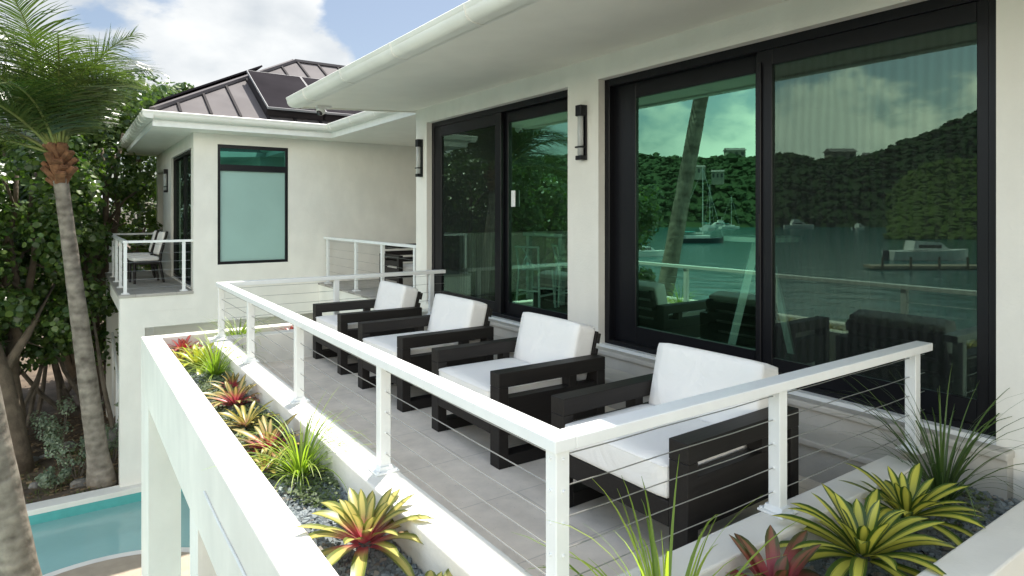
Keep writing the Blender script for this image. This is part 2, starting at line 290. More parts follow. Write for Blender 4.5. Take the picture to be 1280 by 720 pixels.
brom('brom_maroon',(.06,.07,.02),(.22,.09,.05),(.30,.05,.06),.45,.55)
brom('brom_lime',(.30,.36,.03),(.50,.50,.05),(.42,.45,.05),.6,.1)
brom('brom_orange',(.15,.17,.03),(.48,.38,.10),(.45,.20,.12),.55,.12)
def water(name,col,rough,scale,strength,tr=None,dist=.3,far=False):
    m,nt,N,L,b=nodes(name); tc=N.new('ShaderNodeTexCoord'); n=N.new('ShaderNodeTexNoise'); n.inputs['Scale'].default_value=scale; n.inputs['Detail'].default_value=4; L.new(tc.outputs['Object'],n.inputs['Vector'])
    bp=N.new('ShaderNodeBump'); bp.inputs['Strength'].default_value=strength; bp.inputs['Distance'].default_value=dist; L.new(n.outputs['Fac'],bp.inputs['Height'])
    b.inputs['Base Color'].default_value=(*col,1); b.inputs['Roughness'].default_value=rough; L.new(bp.outputs[0],b.inputs['Normal'])
    if tr:
        t=N.new('ShaderNodeBsdfTransparent'); t.inputs['Color'].default_value=(*tr,1); g=N.new('ShaderNodeBsdfGlossy'); g.inputs['Roughness'].default_value=.02; L.new(bp.outputs[0],g.inputs['Normal'])
        fr=N.new('ShaderNodeFresnel'); fr.inputs['IOR'].default_value=1.33; L.new(bp.outputs[0],fr.inputs['Normal']); ms=N.new('ShaderNodeMixShader'); L.new(fr.outputs[0],ms.inputs[0]); L.new(t.outputs[0],ms.inputs[1]); df=N.new('ShaderNodeBsdfDiffuse'); df.inputs['Color'].default_value=(.50,.88,.82,1); m3=N.new('ShaderNodeMixShader'); m3.inputs[0].default_value=.45; L.new(t.outputs[0],m3.inputs[1]); L.new(df.outputs[0],m3.inputs[2]); L.new(m3.outputs[0],ms.inputs[1]); L.new(g.outputs[0],ms.inputs[2]); L.new(ms.outputs[0],N['Material Output'].inputs[0])  # slightly milky water
water('pool_water',(0,0,0),.02,2.5,.12,(.95,1,.99),.1)
water('bay_water',(.02,.10,.10),.18,.35,.35,None,.35)
def ringed(name,c1,c2):
    m,nt,N,L,b=nodes(name); tc=N.new('ShaderNodeTexCoord'); w=N.new('ShaderNodeTexWave'); w.bands_direction='Z'; w.inputs['Scale'].default_value=2.6; w.inputs['Distortion'].default_value=3.5; w.inputs['Detail'].default_value=4; w.inputs['Detail Scale'].default_value=2.5; L.new(tc.outputs['Object'],w.inputs['Vector'])
    n=N.new('ShaderNodeTexNoise'); n.inputs['Scale'].default_value=7; n.inputs['Detail'].default_value=8; L.new(tc.outputs['Object'],n.inputs['Vector'])
    mu=N.new('ShaderNodeMath'); mu.operation='MULTIPLY_ADD'; L.new(w.outputs['Fac'],mu.inputs[0]); mu.inputs[1].default_value=.22; 
    mr=N.new('ShaderNodeMapRange'); L.new(n.outputs['Fac'],mr.inputs[0]); mr.inputs[1].default_value=.3; mr.inputs[2].default_value=.7; mr.inputs[4].default_value=.85; L.new(mr.outputs[0],mu.inputs[2])
    mx=N.new('ShaderNodeMix'); mx.data_type='RGBA'; L.new(mu.outputs[0],mx.inputs['Factor']); mx.inputs['A'].default_value=(*c1,1); mx.inputs['B'].default_value=(*c2,1); L.new(mx.outputs['Result'],b.inputs['Base Color'])
    b.inputs['Roughness'].default_value=.9; b.inputs['Specular IOR Level'].default_value=.2
    bp=N.new('ShaderNodeBump'); bp.inputs['Strength'].default_value=.7; bp.inputs['Distance'].default_value=.02; L.new(mu.outputs[0],bp.inputs['Height']); L.new(bp.outputs[0],b.inputs['Normal'])
ringed('palm_bark',(.10,.085,.07),(.30,.265,.22))

# ============================================================ SETTING
GZ=-2.95; SEAZ=-5.45
PX0,PX1,PY0,PY1=-7.0,6.0,3.0,11.95
# ground: one sheet with the pool cut out of it; it slopes down to the bay on the -X side
def ground():
    xs=[-40,-30,-24,-20,-17,-14,-12,-10,-8.5]+[PX0+i*(PX1-PX0)/13 for i in range(14)]+[7,9,12,16,22,30,45,70,120]
    ys=[-120,-70,-40,-25,-15,-9,-5,-2,0.5]+[PY0+i*(PY1-PY0)/9 for i in range(10)]+[12.6+.55*i for i in range(26)]+[28,31,35,40,50,70,120]
    V=[];F=[]
    def h(x,y):
        if x<-13.5: return GZ+(x+13.5)*.22
        z=GZ
        if y>12.3 or y<PY0-1 or x>7: z+=.16*(noise.noise(Vector((x*.6,y*.6,3))))*min(1,abs(y-12.3)/1.5+ (0 if y>12 else 1))
        return z
    for j,y in enumerate(ys):
        for i,x in enumerate(xs): V.append((x,y,h(x,y)))
    n=len(xs)
    for j in range(len(ys)-1):
        for i in range(n-1):
            cx=(xs[i]+xs[i+1])/2; cy=(ys[j]+ys[j+1])/2
            if PX0<cx<PX1 and PY0<cy<PY1: continue
            F.append((j*n+i,j*n+i+1,(j+1)*n+i+1,(j+1)*n+i))
    tag(rawmesh('ground',V,F,'dirt',smooth=True),kind='structure')
    V=[(-3000,-3000,SEAZ),(-14,-3000,SEAZ),(-14,3000,SEAZ),(-3000,3000,SEAZ)]
    tag(rawmesh('bay_water',V,[(0,1,2,3)],'bay_water'),kind='structure')
ground()
def pool():
    b=BM(); z0=GZ-.65
    # basin floor and walls
    bx(b,PX0-.2,PX1+.2,PY0-.2,PY1+.2,z0-.2,z0)
    for a in ((PX0-.2,PX0,PY0-.2,PY1+.2),(PX1,PX1+.2,PY0-.2,PY1+.2),(PX0,PX1,PY0-.2,PY0),(PX0,PX1,PY1,PY1+.2)): bx(b,*a,z0,GZ-.24)
    tag(obj('pool_basin',b,'pool_plaster'),kind='structure')
    b=BM()
    for a in ((PX0,PX0+.03,PY0,PY1),(PX1-.03,PX1,PY0,PY1),(PX0+.03,PX1-.03,PY0,PY0+.03),(PX0+.03,PX1-.03,PY1-.03,PY1)): bx(b,*a,GZ-.24,GZ-.02)
    tag(obj('pool_tile_band',b,'pool_tile'),kind='structure')
    tag(rawmesh('pool_water',[(PX0,PY0,GZ-.16),(PX1,PY0,GZ-.16),(PX1,PY1-.03,GZ-.16),(PX0,PY1-.03,GZ-.16)],[(0,1,2,3)],'pool_water'),kind='structure')
    b=BM(); bx(b,PX0-.3,PX1+.3,PY1-.02,PY1+.28,GZ-.1,GZ+.06,.01,2); bx(b,PX0-.3,PX1+.3,PY0-.3,PY0+.02,GZ-.1,GZ+.06,.01,2)
    tag(obj('pool_coping',b,'coping_render'),kind='structure')
    # round paved nose that carries the near palm
    b=BM(); cx,cy,r=.25,8.2,1.72; n=64
    ring=lambda rr:[(cx+rr*math.cos(2*PI*k/n),cy+rr*math.sin(2*PI*k/n)) for k in range(n)]
    prism(b,ring(r),'z',GZ-1.5,GZ+.0); tag(obj('round_terrace_rim',b,'coping_render'),kind='structure')
    b=BM(); prism(b,ring(r-.14),'z',GZ-.1,GZ+.012); tag(obj('round_terrace_paving',b,'travertine'),kind='structure')
pool()
# far hills seen mirrored in the glass
def hills():
    V=[];F=[];nr=26; pxs=list(range(420,1660,16)); 
    def top(px): # skyline height above the camera, metres at 430 m
        t=33+3*noise.noise(Vector((px*.012,0,0)))+2*noise.noise(Vector((px*.04,5,0)))
        if px>1080: t+=(px-1080)*.19
        return t
    H={}
    for i,px in enumerate(pxs):
        for j in range(nr):
            d=315+j*9; u=min(1,j/13.0); z=SEAZ-1.5+(top(px)*1.08+8)*(math.sin(u*PI/2)**.9)+ (2.5*noise.noise(Vector((px*.02,d*.03,1))) if j>1 else 0)
            if j>15: z-= (j-15)*1.6
            p=M_(px,d,z); V.append(tuple(p)); H[(i,j)]=p
    n=nr
    for i in range(len(pxs)-1):
        for j in range(nr-1): F.append((i*n+j,i*n+j+1,(i+1)*n+j+1,(i+1)*n+j))
    tag(rawmesh('hills',V,F,'hill_foliage',smooth=True,cols=[(.3,.3,.3)]*len(V)),kind='structure')
    return pxs,H
def clumps(name,pts,m,seed,parent=None):
    """rough foliage crowns: (x,y,z,r) -> one lumpy mesh"""
    rnd=random.Random(seed); b=BM(); bmesh.ops.create_icosphere(b,subdivisions=1,radius=1); base=[v.co.copy() for v in b.verts]; b.verts.index_update(); fs=[[v.index for v in f.verts] for f in b.faces]; b.free()
    V=[];F=[];Cc=[]
    for (x,y,z,r) in pts:
        o=len(V); s=rnd.uniform(0,100); t=rnd.random()
        for c in base:
            k=1+.6*noise.noise(c*2.2+Vector((s,0,0)))+.35*rnd.uniform(-1,1)
            V.append((x+c.x*r*k,y+c.y*r*k,z+c.z*r*.65*k)); Cc.append((min(1,max(0,t*.7+.3*rnd.random())),)*3)
        F+=[tuple(i+o for i in f) for f in fs]
    return rawmesh(name,V,F,m,parent,cols=Cc)
pxs,HH=hills()
rnd=random.Random(3)
pts=[]
for k in range(15000):
    i=rnd.randrange(10,len(pxs)-1) ; j=rnd.choice([1,2,3,4,5,6,7,8,9,10,11,12,13,14,15]); p=HH[(i,j)].lerp(HH[(i,j-1)],rnd.random()).lerp(HH[(i-1,j)],rnd.random()); r=.5+2.4*rnd.random()**2.5; pts.append((p.x+rnd.uniform(-4,4),p.y+rnd.uniform(-4,4),p.z+r*.3+rnd.uniform(-.8,1.2),r))
for k in range(70):
    i=rnd.randrange(10,len(pxs)-1); p=HH[(i,14)]; r=rnd.uniform(2,4.2); pts.append((p.x+rnd.uniform(-6,6),p.y+rnd.uniform(-6,6),p.z+r*.7,r))
tag(clumps('hillside_forest',pts,'hill_foliage',5),'dark green wooded hillside across the bay, mirrored in the sliding doors','forest',kind='stuff')
# nearer wooded headland
pts=[]
rnd=random.Random(8)
for k in range(8500):
    px=rnd.uniform(1112,1500); d=rnd.uniform(170,225); prof=min(1,(px-1105)/60)**.5; hmax=17.5*prof+(px-1110)*.012; u=(d-170)/40; z=SEAZ+min(1,u)*(hmax+5.5)*rnd.uniform(.93,1.02); r=.35+1.5*rnd.random()**2.5; p=M_(px,d,z); pts.append((p.x,p.y,p.z,r))
tag(clumps('headland_forest',pts,'headland_foliage',9),'lighter green trees on the near headland, mirrored in the right-hand door','forest',kind='stuff')

# ============================================================ MAIN HOUSE
FX=3.88    # facade face
DECK=0.0
def rect_frame(bm,x0,x1,y0,y1,z0,z1,l,r,b_,t):
    """frame in the YZ plane: stiles at y0/y1, rails top and bottom"""
    bx(bm,x0,x1,y0,y0+l,z0,z1,.003); bx(bm,x0,x1,y1-r,y1,z0,z1,.003)
    bx(bm,x0+.001,x1-.001,y0+l,y1-r,z0,z0+b_,.003); bx(bm,x0+.001,x1-.001,y0+l,y1-r,z1-t,z1,.003); return bm
D1=(4.66,7.56,.38,2.745); D2=(1.262,4.235,.38,2.745)
house=tag(empty('beach_house',(FX+2,3,0)),'white stucco house front with two wide black-framed glass doors under a deep eave','house')
def hp(name,bm,m,**k):
    o=obj(name,bm,m,**k); o.parent=house; o.matrix_parent_inverse=house.matrix_basis.inverted(); 
    return o
house.location=(0,0,0)
YF=7.87; TOPZ=2.955
b=BM(); X0,X1=FX,FX+.22
ys=[-3.5,D2[0],D2[1],D1[0],D1[1],YF]
def pier(bm,y0,y1): bx(bm,X0,X1,y0,y1,GZ-.3,TOPZ)
pier(b,-3.5,D2[0]); pier(b,D2[1],D1[0]); pier(b,D1[1],YF)
for d in (D1,D2):
    bx(b,X0,X1,d[0],d[1],d[3],TOPZ); bx(b,X0,X1,d[0],d[1],GZ-.3,d[2]-.02)
bx(b,X1,9.5,YF-.22,YF,GZ-.3,TOPZ)
bx(b,X1,9.5,-3.5,-3.28,GZ-.3,TOPZ); bx(b,9.28,9.5,-3.28,4.9,GZ-.3,TOPZ); bx(b,9.28,9.5,4.9,7.5,GZ-.3,.5); bx(b,9.28,9.5,4.9,7.5,2.7,TOPZ); bx(b,9.28,9.5,7.5,YF-.22,GZ-.3,TOPZ)  # unseen rear wall opening, added to light the room inside the farther door
hp('wall',b,'white_stucco')
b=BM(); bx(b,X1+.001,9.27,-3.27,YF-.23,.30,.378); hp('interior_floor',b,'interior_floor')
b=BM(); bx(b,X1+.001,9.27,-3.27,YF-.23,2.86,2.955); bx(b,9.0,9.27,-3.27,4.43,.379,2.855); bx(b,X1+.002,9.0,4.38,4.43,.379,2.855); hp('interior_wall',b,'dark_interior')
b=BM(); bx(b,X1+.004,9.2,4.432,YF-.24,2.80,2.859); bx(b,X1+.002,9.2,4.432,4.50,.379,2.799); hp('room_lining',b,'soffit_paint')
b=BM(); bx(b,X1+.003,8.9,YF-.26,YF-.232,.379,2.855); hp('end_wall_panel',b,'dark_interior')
# steps under the doors
b=BM(); bx(b,3.80,FX-.001,1.19,YF-.9,DECK-.05,.325); bx(b,3.775,FX-.001,1.18,YF-.9,.327,.37,.012,3)
hp('sill_step',b,'step_stone')
b=BM(); bx(b,3.55,3.799,1.64,YF-1.0,DECK-.05,.19); bx(b,3.525,3.799,1.64,YF-1.0,.192,.232,.012,3)
hp('lower_step',b,'step_stone')
EX=2.36; EZ=2.85; EY=7.95
b=BM(); prism(b,[(EX,EZ+.012),(FX,2.945),(9.5,2.962),(9.5,3.0),(FX,2.98),(EX,EZ+.05)],'y',-4,EY-.001); hp('soffit',b,'soffit_paint')
b=BM(); bx(b,EX-.02,EX+.0,-4,EY,EZ-.005,EZ+.16); prism(b,[(EX+.001,EZ-.005),(FX,2.93),(9.5,2.93),(9.5,3.12),(EX+.001,EZ+.16)],'y',EY,EY+.02); hp('fascia',b,'gutter_white')
b=BM(); prism(b,[(EX-.02,EZ+.20),(7.2,EZ+1.6),(9.6,EZ+.9),(9.6,EZ+.21),(EX-.02,EZ+.165)],'y',-4,EY-.001); hp('roof',b,'seam_roof')
def gutter_prof(n=10,r=.075,d=.115):
    # half round bottom with straight upper lip, outward to -u
    P=[(0,0),(0,d)]
    P+=[(-.012,d),(-.012,d-.012)]
    P=[(0,0),(0,d),(-2*r+.02,d),(-2*r+.0,d+.008),(-2*r-.012,d-.004),(-2*r-.004,d-.03)]
    for k in range(n+1):
        a=PI+ (PI/2)*k/n; P.append((-r+ r*math.cos(a)*.98, (d-.04)+ (d-.04)*math.sin(a)))
    P.append((-r*.4,-.004))
    return P
def gutter(a,b_,axis,pos,z,sgn,parent,seams=1.2,name='gutter'):
    bm=BM(); pr=gutter_prof(); 
    prism(bm,[(pos-sgn*u*-1 if sgn>0 else pos+u, z+v) for u,v in pr],axis,a,b_)
    t=a+.5
    while t<b_:
        pr2=[(u*1.05-.0,v-.004) for u,v in pr[3:]]+[(0.0,-.004)]
        prism(bm,[(pos+u,z+v) for u,v in pr2],axis,t,t+.03); t+=seams
    return bm
b=gutter(-4,EY+.02,'y',EX-.022,EZ-.005,-1,house); hp('gutter',b,'gutter_white')
# sliding doors
def sliding(label_x,d,split,wide_first):
    y0,y1,z0,z1=d
    r=empty('sliding_door'); r.parent=house
    b=BM(); rect_frame(b,3.955,4.098,y0,y1,z0,z1,.06,.06,.045,.065); f=obj('frame',b,'black_frame',r)
    b=BM(); bx(b,3.895,3.954,y0,y1,z0-.018,z0+.008); obj('track',b,'white_metal',r)
    # far sash (set back, clear glass) and near sash (forward, insect screen)
    return r
def sash(r,x,y0,y1,z0,z1,st0,st1,bt,tp,gm,name='sash'):
    b=BM(); rect_frame(b,x,x+.05,y0,y1,z0,z1,st0,st1,bt,tp); s=obj(name,b,'black_frame',r)
    b=BM(); bx(b,x+.020,x+.026,y0+st0-.005,y1-st1+.005,z0+bt-.005,z1-tp+.005); obj('glass_pane',b,gm,s); return s
r=sliding('',D2,0,0); 
sash(r,4.025,2.66,D2[1]-.055,.425,2.68,.09,.26,.145,.13,'green_glass')
sash(r,3.967,D2[0]+.055,2.70,.425,2.68,.06,.12,.13,.11,'screened_glass')
b=BM(); bx(b,3.948,3.966,2.655,2.69,.5,2.6,.003); bx(b,3.94,3.947,2.66,2.685,1.25,1.55,.003); obj('handle',b,'black_frame',r)
r=sliding('',D1,0,0)
sash(r,4.025,D1[0]+.055,6.0,.425,2.68,.07,.13,.13,.12,'green_glass')
sash(r,3.967,5.93,D1[1]-.055,.425,2.68,.12,.19,.12,.13,'screened_glass')
b=BM(); bx(b,4.01,4.024,5.72,5.79,1.62,1.80,.004); obj('handle',b,'white_metal',r)
# ------------------------------------------------------------ terrace deck and planter
b=BM(); bx(b,1.14,3.9,1.45,7.06,-.20,0); tag(obj('terrace_floor',b,'deck_tile'),kind='structure')
b=BM(); bx(b,.78,3.86,.9,7.34,-.40,-.202); tag(obj('terrace_slab',b,'white_stucco'),kind='structure')
pl=tag(empty('concrete_planter'),'long white L-shaped concrete planter wrapping the terrace, filled with slate chips','planter')
KT=.29; OX0,OX1=.605,.775; NY0,NY1=.87,1.025; FY0,FY1=7.34,7.50
b=BM()
bx(b,OX0,OX1,NY0,FY1,-.26,KT,.008,2); bx(b,OX1,FX-.002,NY0,NY1,-.26,KT-.001,.008,2); bx(b,OX1,FX-.002,FY0,FY1,-.26,KT-.001,.008,2)
obj('outer_wall',b,'coping_render',pl)
b=BM(); bx(b,1.15,1.33,1.46,7.07,-.19,KT,.008,2); bx(b,1.33,3.52,1.46,1.62,-.19,KT-.001,.008,2); bx(b,1.33,FX-.002,6.9,7.07,-.19,KT-.001,.008,2); obj('kerb_wall',b,'coping_render',pl)
b=BM(); bx(b,OX1,1.15,NY1,FY0,-.1,.10); bx(b,1.15,FX-.003,NY1,1.46,-.1,.10); bx(b,1.15,FX-.003,7.07,FY0,-.1,.10); obj('soil_bed',b,'soil',pl)
for q in ((OX0+.003,.88,6.8,FY1-.003),(OX0+.003,.88,4.03,4.33),(OX0+.003,.88,.9,1.5),(3.4,3.8,6.8,7.4)): obj('pillar',bx(BM(),*q,GZ-1.5,-.262),'white_stucco',pl)
b=BM(); tube(b,[(OX0-.006,y,.045+.004*math.sin(y*7)) for y in [NY0+.1+i*.2 for i in range(15)]],.006,6); obj('drip_line',b,'white_metal',pl)
# slate chips
def chips():
    rnd=random.Random(11); V=[];F=[];Cc=[]
    def one(x,y,z,s):
        o=len(V); sh=rnd.uniform(.15,.32)
        M=Matrix.Rotation(rnd.uniform(0,6.28),3,'Z')@Matrix.Rotation(rnd.uniform(-.6,.6),3,'X')@Matrix.Rotation(rnd.uniform(-.6,.6),3,'Y')
        t=rnd.uniform(.55,1.35); c=(.19*t,.22*t,.23*t) if rnd.random()>.12 else (.24*t,.22*t,.19*t)
        for sx,sy,sz in ((-1,-.6,-1),(.1,-1,-1),(1,-.3,-1),(.7,.8,-1),(-.6,.9,-1),(-.9,-.5,1),(.1,-.8,1),(.8,-.2,1),(.6,.7,1),(-.5,.7,1)):
            p=M@Vector((sx*s*rnd.uniform(.8,1.2),sy*s*.7*rnd.uniform(.8,1.2),sz*s*sh)); V.append((x+p.x,y+p.y,z+p.z)); Cc.append(c)
        F.extend([(o+4,o+3,o+2,o+1,o),(o+5,o+6,o+7,o+8,o+9)]+[(o+i,o+(i+1)%5,o+5+(i+1)%5,o+5+i) for i in range(5)])
    def fill(x0,x1,y0,y1,n):
        for k in range(n):
            x=rnd.uniform(x0+.01,x1-.01); y=rnd.uniform(y0+.01,y1-.01); one(x,y,.118+.02*noise.noise(Vector((x*5,y*5,0)))+rnd.uniform(0,.02),rnd.uniform(.009,.024))
    fill(OX1,1.15,NY1,3.2,6500); fill(OX1,1.15,3.2,FY0,6500); fill(1.15,FX-.01,NY1,1.46,7500); fill(1.15,3.8,7.07,FY0,1500)
    tag(rawmesh('slate_gravel',V,F,'slate_chips',cols=Cc),'blue-grey slate chips covering the planter bed','gravel',kind='stuff')
chips()
# ------------------------------------------------------------ cable railings
RZ=.85
def railing(label,group,paths,posts,base_z,top_z,w=.085,pw=.055,cables=5):
    """paths: list of polylines (rail centre); posts: (x,y); cables follow the paths"""
    r=tag(empty('cable_railing'),label,'railing',group)
    b=BM()
    for (x0,y0,x1,y1,e0,e1) in paths:
        if abs(x1-x0)<.01: bx(b,x0-w/2,x0+w/2,y0-e0,y1+e1,top_z-.042,top_z,.004,2)
        else: bx(b,x0-e0,x1+e1,y0-w/2,y0+w/2,top_z-.042,top_z-.0006,.004,2)
    obj('top_rail',b,'white_metal',r)
    b=BM()
    for k in range(cables):
        z=base_z+.09+(top_z-base_z-.15)*(k)/(cables-1)*.98
        for (x0,y0,x1,y1,e0,e1) in paths:
            n=12; tube(b,[(x0+(x1-x0)*i/n,y0+(y1-y0)*i/n,z-.0015*math.sin(i*2.1)) for i in range(n+1)],.0021,6)
    obj('cable',b,'steel_cable',r)
    for (x,y,z0) in posts:
        b=BM(); bx(b,x-pw/2,x+pw/2,y-pw/2,y+pw/2,z0+.008,top_z-.042,.003,1); 
        for k in range(cables):
            z=base_z+.09+(top_z-base_z-.15)*(k)/(cables-1)*.98
            for (x0,y0,x1,y1,e0,e1) in paths:
                if abs(x1-x0)<.01 and abs(x-x0)<.02: tube(b,[(x,y-pw/2-.008,z),(x,y+pw/2+.008,z)],.005,6)
                elif abs(y1-y0)<.01 and abs(y-y0)<.02: tube(b,[(x-pw/2-.008,y,z),(x+pw/2+.008,y,z)],.005,6)
        p=obj('post',b,'white_metal',r)
        b=BM(); bx(b,x-.06,x+.06,y-.06,y+.06,z0,z0+.011,.003,1)
        prism(b,[(x-.04,z0+.011),(x+.04,z0+.011),(x+.0285,z0+.03),(x-.0285,z0+.03)],'y',y-.04,y+.04)
        for sx in (-1,1):
            for sy in (-1,1): tube(b,[(x+sx*.048,y+sy*.048,z0+.01),(x+sx*.048,y+sy*.048,z0+.018)],.007,6)
        obj('base_flange',b,'white_metal',p)
    return r
RX,RY0,RY1=1.268,1.573,6.99
railing('white cable railing with flat top rail along the planter kerb around the armchairs','white cable railings',
  [(RX,RY0,RX,RY1,.042,.042),(RX+.043,RY0,3.83,RY0,0,0),(RX+.043,RY1,3.83,RY1,0,0)],
  [(RX,y,KT) for y in (RY0,2.93,4.33,5.71,RY1)]+[(x,RY0,KT) for x in (2.46,3.69)]+[(x,RY1,KT) for x in (2.46,3.65)],KT,RZ)
# ------------------------------------------------------------ wall lamps and camera
def lamp(loc,rz,label,h=.5):
    r=tag(empty('wall_lamp',loc,rz),label,'wall lamp','black wall lamps with glass tubes')
    b=BM(); bx(b,-.016,.0,-.04,.04,-h/2,h/2,.004); bx(b,-.08,-.016,-.04,.04,h/2-.10,h/2,.006,2); bx(b,-.08,-.016,-.04,.04,-h/2,-h/2+.04,.006,2); bx(b,-.083,-.016,-.042,.042,-h/2+.11,-h/2+.125,.002); obj('bracket',b,'black_frame',r)
    b=BM(); tube(b,[(-.049,0,-h/2+.04),(-.049,0,h/2-.10)],.027,20); obj('glass_tube',b,'lamp_glass',r,smooth=True)
    return r
lamp((FX,4.42,2.285),0,'black wall lamp on the pier between the two wide glass doors')
lamp((FX,7.70,2.285),0,'black wall lamp at the outer corner of the house front, left of the farther door')
r=tag(empty('security_camera',(2.55,7.8,EZ+.02)),'small white dome camera under the far end of the eave','camera')
b=BM(); bx(b,-.06,.12,-.05,.05,-.02,.02,.005,2); obj('mount',b,'camera_plastic',r)
b=BM(); bmesh.ops.create_uvsphere(b,u_segments=20,v_segments=12,radius=.055); bmesh.ops.translate(b,vec=(0,0,-.06),verts=b.verts); bx(b,-.045,.045,-.045,.045,-.05,-.012,.01,2); obj('housing',b,'camera_plastic',r,smooth=True)
b=BM(); bmesh.ops.create_uvsphere(b,u_segments=20,v_segments=12,radius=.04); bmesh.ops.translate(b,vec=(-.015,-.012,-.08),verts=b.verts); obj('lens_dome',b,'camera_dome',r,smooth=True)
# ============================================================ GUEST WING
g=tag(empty('guest_wing'),'white stucco guest wing with a hipped metal roof and balcony beyond the terrace','house')
GX=1.757; GY=12.1; GF=.22; GE=11.55; GEX=1.09; S=.58
b=BM()
# front wall with window opening
wx0,wx1,wz0,wz1=2.137,3.35,.647,2.761
bx(b,GX,wx0,GY,GY+.25,-.34,2.96); bx(b,wx0,wx1,GY,GY+.25,-.34,wz0); bx(b,wx0,wx1,GY,GY+.25,wz1,2.96); bx(b,wx1,9.5,GY,GY+.25,-.34,2.96)
# side wall with door opening and recess
dy0,dy1=12.38,15.0
bx(b,GX,GX+.22,GY+.25,dy0,-.34,2.96); bx(b,GX,GX+.22,dy0,dy1,2.70,2.96); bx(b,GX,GX+.22,dy0,dy1,-.34,GF+.02); bx(b,GX,GX+.22,dy1,16.4,-.34,2.96); bx(b,GX,GX+.22,16.4,17.5,-.34,.9); bx(b,GX,GX+.22,16.4,17.5,2.5,2.96); bx(b,GX,GX+.22,17.5,17.7,-.34,2.96)
bx(b,GX+.22,9.5,17.5,17.7,-.34,2.96)
# lower storey, set back, and its pillars
bx(b,1.25,9.5,GY+.9,17.5,GZ-.2,-.341)
for (x,y) in ((.68,GY),(.68,16.55)): bx(b,x,x+.35,y,y+.35,GZ-.2,-.08)
bx(b,.68,GX,GY+.0005,16.9,-.08,GF-.05); bx(b,1.03,GX,GY,GY+.35,-.34,-.081); bx(b,GX,9.5,GY+.251,17.4,-.34,GF-.05)
bx(b,3.92,9.5,YF+.001,GY-.001,-.34,GF-.03)
bx(b,3.92,4.14,YF+.001,GY-.001,GZ-.2,-.341)
obj('wall',b,'white_stucco',g)
b=BM(); bx(b,.66,GX-.001,GY-.02,16.92,GF-.05,GF,.006,1); obj('balcony_floor',b,'balcony_tile',g)
b=BM(); bx(b,3.90,9.3,YF+.002,GY-.002,GF-.03,GF,.004,1); obj('courtyard_floor',b,'balcony_tile',g)
def windowf():
    b=BM(); y0,y1=GY+.03,GY+.10
    bx(b,wx0,wx0+.05,y0,y1,wz0,wz1); bx(b,wx1-.05,wx1,y0,y1,wz0,wz1); bx(b,wx0+.05,wx1-.05,y0+.001,y1,wz0,wz0+.05); bx(b,wx0+.05,wx1-.05,y0+.001,y1,wz1-.06,wz1); bx(b,wx0+.05,wx1-.05,y0-.01,y1,2.30,2.41)
    f=obj('window',b,'black_frame',g)
    b=BM(); bx(b,wx0+.045,wx1-.045,y0+.03,y0+.036,wz0+.045,2.305); obj('frosted_pane',b,'frosted_teal',f)
    b=BM(); bx(b,wx0+.045,wx1-.045,y0+.03,y0+.036,2.405,wz1-.055); obj('clear_pane',b,'clerestory_glass',f)
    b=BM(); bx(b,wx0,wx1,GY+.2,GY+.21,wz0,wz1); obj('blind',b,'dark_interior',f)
windowf()
b=BM(); rect_frame(b,GX+.04,GX+.16,dy0,dy1,GF+.02,2.70,.06,.06,.06,.06); bx(b,GX+.06,GX+.12,13.6,13.72,GF+.08,2.64); d=obj('sliding_door',b,'black_frame',g)
b=BM(); bx(b,GX+.09,GX+.10,dy0+.06,13.6,GF+.08,2.64); bx(b,GX+.09,GX+.10,13.72,dy1-.06,GF+.08,2.64); obj('glass_pane',b,'screened_glass',d)
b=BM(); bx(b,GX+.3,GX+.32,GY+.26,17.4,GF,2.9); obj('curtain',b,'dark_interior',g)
# roof
ez=3.17; t=3.1; rz_=ez+S*t
V=[(GEX,GE,ez),(11,GE,ez),(11,GE+2*t,ez),(GEX,GE+2*t,ez),(GEX+t,GE+t,rz_),(11,GE+t,rz_)]
V+=[(x,y,z-.06) for x,y,z in V[:4]]
F=[(0,1,5,4),(3,0,4),(2,3,4,5),(1,2,5),(0,6,7,1),(3,9,6,0),(2,8,9,3),(9,8,7,6)]
roof=rawmesh('roof',V,F,'seam_roof',g)
b=BM()
def seamline(p,q,w=.02,h=.035):
    p=Vector(p);q=Vector(q);d=(q-p); L_=d.length; M=Matrix.Translation((p+q)/2)@d.to_track_quat('X','Z').to_matrix().to_4x4(); bx(b,-L_/2,L_/2,-w,w,-.005,h,M=M)
x=GEX+.4
while x<10.8:
    tt=min(t,x-GEX); seamline((x,GE+.01,ez+.006),(x,GE+tt,ez+S*tt)); x+=.46
obj('standing_seam',b,'seam_dark',roof); b=BM()
y=GE+.4
while y<GE+2*t-.2:
    tt=min(y-GE,GE+2*t-y); seamline((GEX+.01,y,ez+.006),(GEX+tt,y,ez+S*tt)); y+=.46
obj('standing_seam',b,'seam_dark',roof)
b=BM(); seamline((GEX,GE,ez+.01),(GEX+t,GE+t,rz_+.01),.05,.05); seamline((GEX,GE+2*t,ez+.01),(GEX+t,GE+t,rz_+.01),.05,.05); seamline((GEX+t,GE+t,rz_+.01),(11,GE+t,rz_+.01),.05,.05); obj('ridge_cap',b,'seam_roof',roof)
b=BM(); bx(b,GEX+.02,9.5,GE+.02,GY-.001,2.941,2.965); bx(b,GEX+.02,GX-.001,GY,17.7,2.941,2.965); bx(b,4.0,9.5,EY+.03,GE+.02,2.941,2.965); bx(b,GX,9.5,GY,17.7,2.962,2.99); obj('soffit',b,'soffit_paint',g)
b=BM(); bx(b,GEX,3.98,GE-.0,GE+.02,2.935,3.12); bx(b,GEX-.0,GEX+.02,GE+.021,17.74,2.935,3.12); bx(b,3.98,4.0,EY+.04,GE+.019,2.935,3.12); obj('fascia',b,'white_metal',g)
